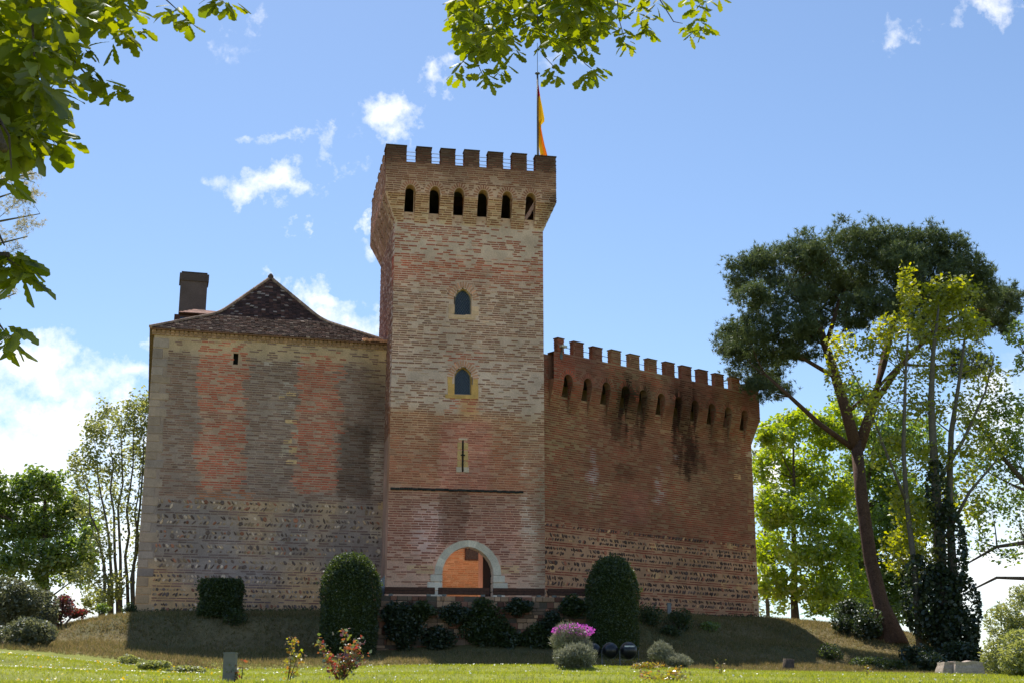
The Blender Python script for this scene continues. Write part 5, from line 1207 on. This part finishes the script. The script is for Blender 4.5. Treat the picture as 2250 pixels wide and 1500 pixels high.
# crown higher up, out of the view: shades the left mass
for k in range(2600):
    c = Vector((random.uniform(-6.5,-.9), random.uniform(4.2,8.8), 0)); c.z = random.uniform(5.6, 9.0)
    lo_ = EYE+c.y*.63
    if c.z < lo_: c.z = lo_+random.uniform(0, 2.2)
    LPv.append((0, c, Vector((random.gauss(0,1), random.gauss(0,1), -.5)).normalized(), .12)); order.append(len(LPv)-1)
base = [np.array([v.co for v in m_.vertices]) for m_ in OM]; polys = [[tuple(p_.vertices) for p_ in m_.polygons] for m_ in OM]
bv, bf, nb_ = [], [], 0
for rank, i in enumerate(order):
    _, p, dv, s = LPv[i]; M4 = leaf_matrix(p, dv, s); j = i % 3
    if rank < 295:
        o = bpy.data.objects.new('leaf', OM[j]); COL.objects.link(o); o.parent = oak; o.matrix_basis = M4
    else:
        A4 = np.array(M4); bv.append(base[j]@A4[:3, :3].T+A4[:3, 3]); bf.append(np.array(polys[j])+nb_); nb_ += len(base[j])
o = link('leaf_mass', fast_mesh('leaf_mass', np.concatenate(bv), np.concatenate(bf)), LM_OAKM, oak, kind='stuff')
# ------------------------------------------------------------------ foreground garden
def rose(label, px, d, top, spread, n, mat, nst=4, leaf=.055, seed=0):
    random.seed(100+seed); root = empty('rose_bush', label, 'rose', 'roses in the lawn'); b = on_ground(px, d); zt = P(px, top, d).z; H = zt-b.z; m = MB(); pts = []
    for k in range(nst):
        tip = Vector((b.x+random.uniform(-1,1)*spread, b.y+random.uniform(-1,1)*spread*.6, b.z+H*(1 if k == 0 else random.uniform(.45,.85)))); base_ = Vector((b.x+random.uniform(-.04,.04), b.y, b.z-.05))
        if k == 0: tip.x = b.x+spread*.25
        pa = bez(base_, tip, (random.uniform(-.05,.05),0,.05), 6); m.tube(pa, [.012,.011,.010,.008,.006,.005,.003], 5)
        for q in range(n//nst):
            t = pa[random.choice((2,3,4,5,6,6))]; pts.append((t.x+random.gauss(0,.055), t.y+random.gauss(0,.05), t.z+random.gauss(0,.04)))
    m.obj('stem', M_BARK, root); V, Fq = leaves(np.array(pts), leaf, .65, droop=.2); foliage('leaves', V, Fq, mat, root)
rose('tall rose bush with dark red young leaves on the lawn', 745, 21, 1388, .36, 620, LM_ROSE, 8, .066, 1)
rose('thin upright rose with yellowish leaves on the lawn beside the red-leaved rose', 634, 22, 1408, .14, 190, LM_ROSEY, 2, .06, 2)
rose('small reddish rose at the foot of the grey post', 525, 20, 1462, .16, 80, LM_ROSE, 4, .05, 3)
rose('broad low rose bush with glossy green leaves right of the lavender', 1475, 21, 1468, .55, 420, LM_ROSEY, 9, .05, 4)
rose('small spindly yellow-green plant on the lawn edge before the dark slope', 1580, 30, 1452, .1, 40, LM_ROSEY, 3, .05, 5)
rose('small yellow-green sprig on the lawn towards the stone blocks', 1905, 27, 1464, .14, 50, LM_ROSEY, 3, .05, 6)
random.seed(5)
# grey sign post
p = on_ground(503, 20.); hw = 12.5/F*20; zt = P(503, 1434, 20).z
e = empty('grey_post', 'square grey post standing in the lawn beside a small rose', 'post')
m = MB(); m.box(p.x-hw, p.x+hw, 19.93, 20.1, p.z-.2, zt-.01); m.obj('shaft', M_POST if 'M_POST' in globals() else plain_mat('post_grey', (.17,.17,.165), .6), e)
m = MB(); m.box(p.x-hw-.006, p.x+hw+.006, 19.924, 20.106, zt-.01, zt+.012); m.obj('cap', M_STEEL, e)
p = on_ground(1471, 60.3); zt = P(1471, 1324, 60.3).z
e = empty('grey_post', 'short grey post standing at the foot of the curtain wall', 'post'); m = MB(); m.box(p.x-.085, p.x+.085, 60.25, 60.42, p.z-.2, zt-.015); m.obj('shaft', M_STEEL, e); m = MB(); m.box(p.x-.1, p.x+.1, 60.23, 60.44, zt-.015, zt+.01); m.obj('cap', M_STEEL, e)
# floodlights
M_BLACK = plain_mat('black_plastic', (.016,.016,.018), .35, spec=.5); M_LABEL = plain_mat('white_label', (.7,.7,.68), .5)
for px, w_, lb, lab in ((1384,18,'black dome-backed floodlight with a white label strip beside the grey shrub',1),(1343,17,'black dome-backed floodlight between its labelled neighbour and the lavender',0),(1305,16,'black dome-backed floodlight half hidden behind the lavender',0)):
    d = 41.5; p = on_ground(px, d); r = w_/F*d; zc = P(px, 1428, d).z; zc = max(zc, p.z+.2)
    e = empty('floodlight', lb, 'floodlight', 'floodlights at the foot of the mound')
    m = MB(); n = 16; prof = [(-.30,.98),(-.18,1.0),(-.05,.97),(.06,.85),(.14,.6),(.18,.3),(.19,.02)]
    m.tube([(p.x, d-y_*1.0, zc) for y_, r_ in prof], [r*r_ for y_, r_ in prof], n); m.obj('housing', M_BLACK, e, True)
    m = MB(); m.tube([(p.x, d+.3, zc), (p.x, d+.34, zc)], [r*1.06, r*1.06], n); m.obj('rim', M_STEEL, e)
    m = MB(); m.tube([(p.x, d+.34, zc), (p.x, d+.35, zc)], [r*.95, r*.95], n); m.obj('lens', M_GLASS, e)
    m = MB(); m.tube([(p.x-r*1.1, d+.1, zc), (p.x-r*1.1, d+.1, p.z), (p.x+r*1.1, d+.1, p.z), (p.x+r*1.1, d+.1, zc)], .02, 5); m.box(p.x-.12, p.x+.12, d, d+.2, p.z-.05, p.z+.05); m.obj('bracket', M_STEEL, e)
    if lab: m = MB(); m.box(p.x-r*.6, p.x+r*.55, d-.165, d-.135, zc+r*.38, zc+r*.55); m.obj('label_strip', M_LABEL, e)
# lavender and grey shrubs: upright narrow leaves
def tufty(name, label, blobs, mat, length, count, cat='shrub', flowers=None, width=.008):
    root = empty(name, label, cat); pts = np.concatenate([in_ell(n//8, np.array(c)+in_ell(1, (0,0,0), np.array(r)*.6)[0], np.array(r)*random.uniform(.4,.65), .4) for c, r, n in blobs for _ in range(9)]); g = np.array([gz(c[0], c[1]) for c, r, n in blobs]).min()
    pts = pts[pts[:, 2] > g-.05]
    V, Fq = needles(pts, length, count, .55, width, .75); foliage('foliage', V, Fq, mat, root)
    m = MB(); c, r, n = blobs[0]
    for k in range(9): e = in_ell(1, c, np.array(r)*.8)[0]; m.tube(bez((c[0]+random.uniform(-.2,.2), c[1], g-.05), e, (0,0,.05), 3), [.018,.014,.01,.005], 4)
    m.obj('stem', M_BARK, root)
    if flowers:
        c, r, n = flowers; q = in_ell(n, c, r, .5); V, Fq = leaves(q, .05, .6, upbias=0); foliage('flowers', V, Fq, LM_PINK, root)['kind'] = 'stuff'
LD = 36.5
tufty('lavender', 'tall lavender bush topped with pink-purple flowers', [bl(1258,1412,LD+.6,46,34,1500),bl(1240,1430,LD+.6,30,34,700)], LM_GREY, .16, 5, flowers=bl(1260,1384,LD+.6,46,15,700))
tufty('santolina', 'rounded grey-green shrub in front of the flowering lavender', [bl(1272,1442,LD-.3,52,28,1800),bl(1250,1450,LD-.4,36,20,700)], LM_GREY, .10, 5)
tufty('santolina', 'grey-green mounded shrub to the right of the black floodlights', [bl(1450,1436,LD+.8,28,24,900),bl(1485,1452,LD+.5,34,18,900)], LM_GREY, .10, 5)
shrub('groundcover_patch', 'yellow-green ground cover between the lavender and the right grey shrub', [bl(1370,1456,LD,44,10,900),bl(1420,1462,LD-.3,40,8,600)], LM_ROSEY, .06, cat='plant')
# carved stone blocks
M_OLDST = masonry_mat('old_stone', src=(.42,.34,.28), var=.35, scale=4, bump=.7, grain=16)
def rock(name, label, px0, px1, top, d, seed, tilt=0., group=None):
    import bmesh
    random.seed(seed); p0, p1 = on_ground(px0, d), on_ground(px1, d); zt = P((px0+px1)/2, top, d).z; c = (p0+p1)/2; bm = bmesh.new(); bmesh.ops.create_cube(bm, size=1.0)
    bmesh.ops.subdivide_edges(bm, edges=bm.edges[:], cuts=5, use_grid_fill=True); w_ = (p1-p0).length; H = zt-c.z+.1
    for v in bm.verts:
        n = mnoise.noise(v.co*2.3+Vector((seed,0,0)))*.1+mnoise.noise(v.co*6+Vector((0,seed,0)))*.05; v.co *= 1+n
        if v.co.z > .3: v.co.x *= .9; v.co.y *= .9; v.co.z += (.06*math.sin(v.co.x*9) if tilt == 0 else 0)
        if tilt and v.co.z > 0: v.co.x += v.co.z*tilt
        v.co = Vector((c.x+v.co.x*w_, d+v.co.y*.7, c.z-.1+(v.co.z+.5)*H))
    me = bpy.data.meshes.new(name); bm.to_mesh(me); bm.free(); o = link(name, me, M_OLDST, None, False); tag(o, label, 'stone', group)
rock('carved_stone', 'weathered pale carved stone block on the lawn beneath the ivy', 2090, 2156, 1453, 37, 3, 0., 'stone blocks on the lawn')
rock('carved_stone', 'darker slanted stone block leaning against the pale carved block', 2064, 2092, 1454, 37.2, 8, .35, 'stone blocks on the lawn')
# tree stump on the dark slope
p = on_ground(1733, 50); m = MB(); m.tube([(p.x, p.y, p.z-.2), (p.x, p.y, p.z+.1), (p.x+.02, p.y, p.z+.42), (p.x+.02, p.y, p.z+.43)], [.3,.22,.2,.02], 10); o = m.obj('tree_stump', M_BARK, None, True); tag(o, 'low cut tree stump on the shaded slope', 'stump')
# pale paving slab at the lower edge
p = on_ground(1395, 20.6); m = MB(); m.box(p.x-.3, p.x+.22, 20.4, 20.9, p.z-.06, p.z+.035); o = m.obj('paving_slab', M_OLDST); tag(o, 'pale flat slab lying in the lawn before the low rose bush', 'slab')
# ------------------------------------------------------------------ grass, dry grass and lawn flowers
def scatter(n, x0, x1, y0, y1, keep):
    x = rng.uniform(x0, x1, n); y = rng.uniform(y0, y1, n); k = keep(x, y); x, y = x[k], y[k]; return np.stack([x, y, gz_arr(x, y)-.01], 1)
def inview(x, y): return np.abs(x) < y*.41+1.
g = scatter(120000, -17, 17, 17.5, 40.5, lambda x, y: inview(x, y) & (y < 38.7+.8*np.sin(x*.9)))
V, Fq = needles(g, .075, 3, .6, .006, .9); o = foliage('lawn_grass', V, Fq, LM_GRASS); tag(o, 'short bright green lawn grass in the foreground', 'grass', None, 'stuff')
g = scatter(170000, -24, 24, 40.6, 68, lambda x, y: inview(x, y) & ~((x > -5.2) & (x < 3.6) & (y > 49)) & (y < 53.5+(x+15)*.27+np.maximum(0, x-1)*.6))
V, Fq = needles(g, .18, 4, .9, .010, .6); o = foliage('mound_grass', V, Fq, LM_SLOPE); tag(o, 'dry straw and green grass mixed over the castle mound', 'grass', None, 'stuff')
foot = []
for fr, u0, u1 in ((WF, 0, 9.6), (KF, 2.6, 15.2)):
    for k in range(420):
        u = random.uniform(u0, u1); q = fr.w(u, 0, abs(random.gauss(0, .22))+.03); foot.append((q.x, q.y, gz(q.x, q.y)+random.uniform(0, .12)))
V, Fq = leaves(np.repeat(np.array(foot), 5, axis=0)+rng.normal(size=(len(foot)*5, 3))*.07, .11, .4, upbias=.1); o = foliage('wall_foot_weeds', V, Fq, LM_HEDGE); tag(o, 'low weeds growing along the foot of the castle walls', 'weeds', None, 'stuff')
dens = lambda x, y: inview(x, y) & (rng.uniform(0, 1, len(x)) < np.clip(.45-.06*(x+6), .1, 1))
g = scatter(5200, -16, 14, 18, 38.5, dens); g[:, 2] += .06
V, Fq = leaves(g, .035, 1.0, upbias=2.0); o = foliage('daisies', V, Fq, LM_DAISY); tag(o, 'small white daisies scattered through the lawn', 'flower', None, 'stuff')
g = scatter(240, -16, -5, 18, 37, lambda x, y: inview(x, y)); g[:, 2] += .07
V, Fq = leaves(g, .05, 1.0, upbias=2.0); o = foliage('dandelions', V, Fq, LM_YFLOW); tag(o, 'yellow dandelions dotted over the left lawn', 'flower', None, 'stuff')
# ------------------------------------------------------------------ put every thing's origin at its base
def bounds(o):
    pts = []
    def rec(q):
        if q.type == 'MESH' and len(q.data.vertices):
            n = len(q.data.vertices); a = np.empty(n*3, dtype=np.float32); q.data.vertices.foreach_get('co', a); a = a.reshape(-1, 3)
            Mx = np.array(q.matrix_basis); a = a@Mx[:3, :3].T+Mx[:3, 3]; pts.append(a.min(0)); pts.append(a.max(0))
        for c in q.children: rec(c)
    rec(o)
    if not pts: return None
    p = np.array(pts); return p.min(0), p.max(0)
for o in [o for o in COL.objects if o.parent is None and o.type == 'EMPTY']:
    b = bounds(o)
    if b is None: continue
    loc = Vector(((b[0][0]+b[1][0])/2, (b[0][1]+b[1][1])/2, b[0][2])); o.location = loc
    for c in o.children: c.matrix_parent_inverse = Matrix.Translation(-loc)
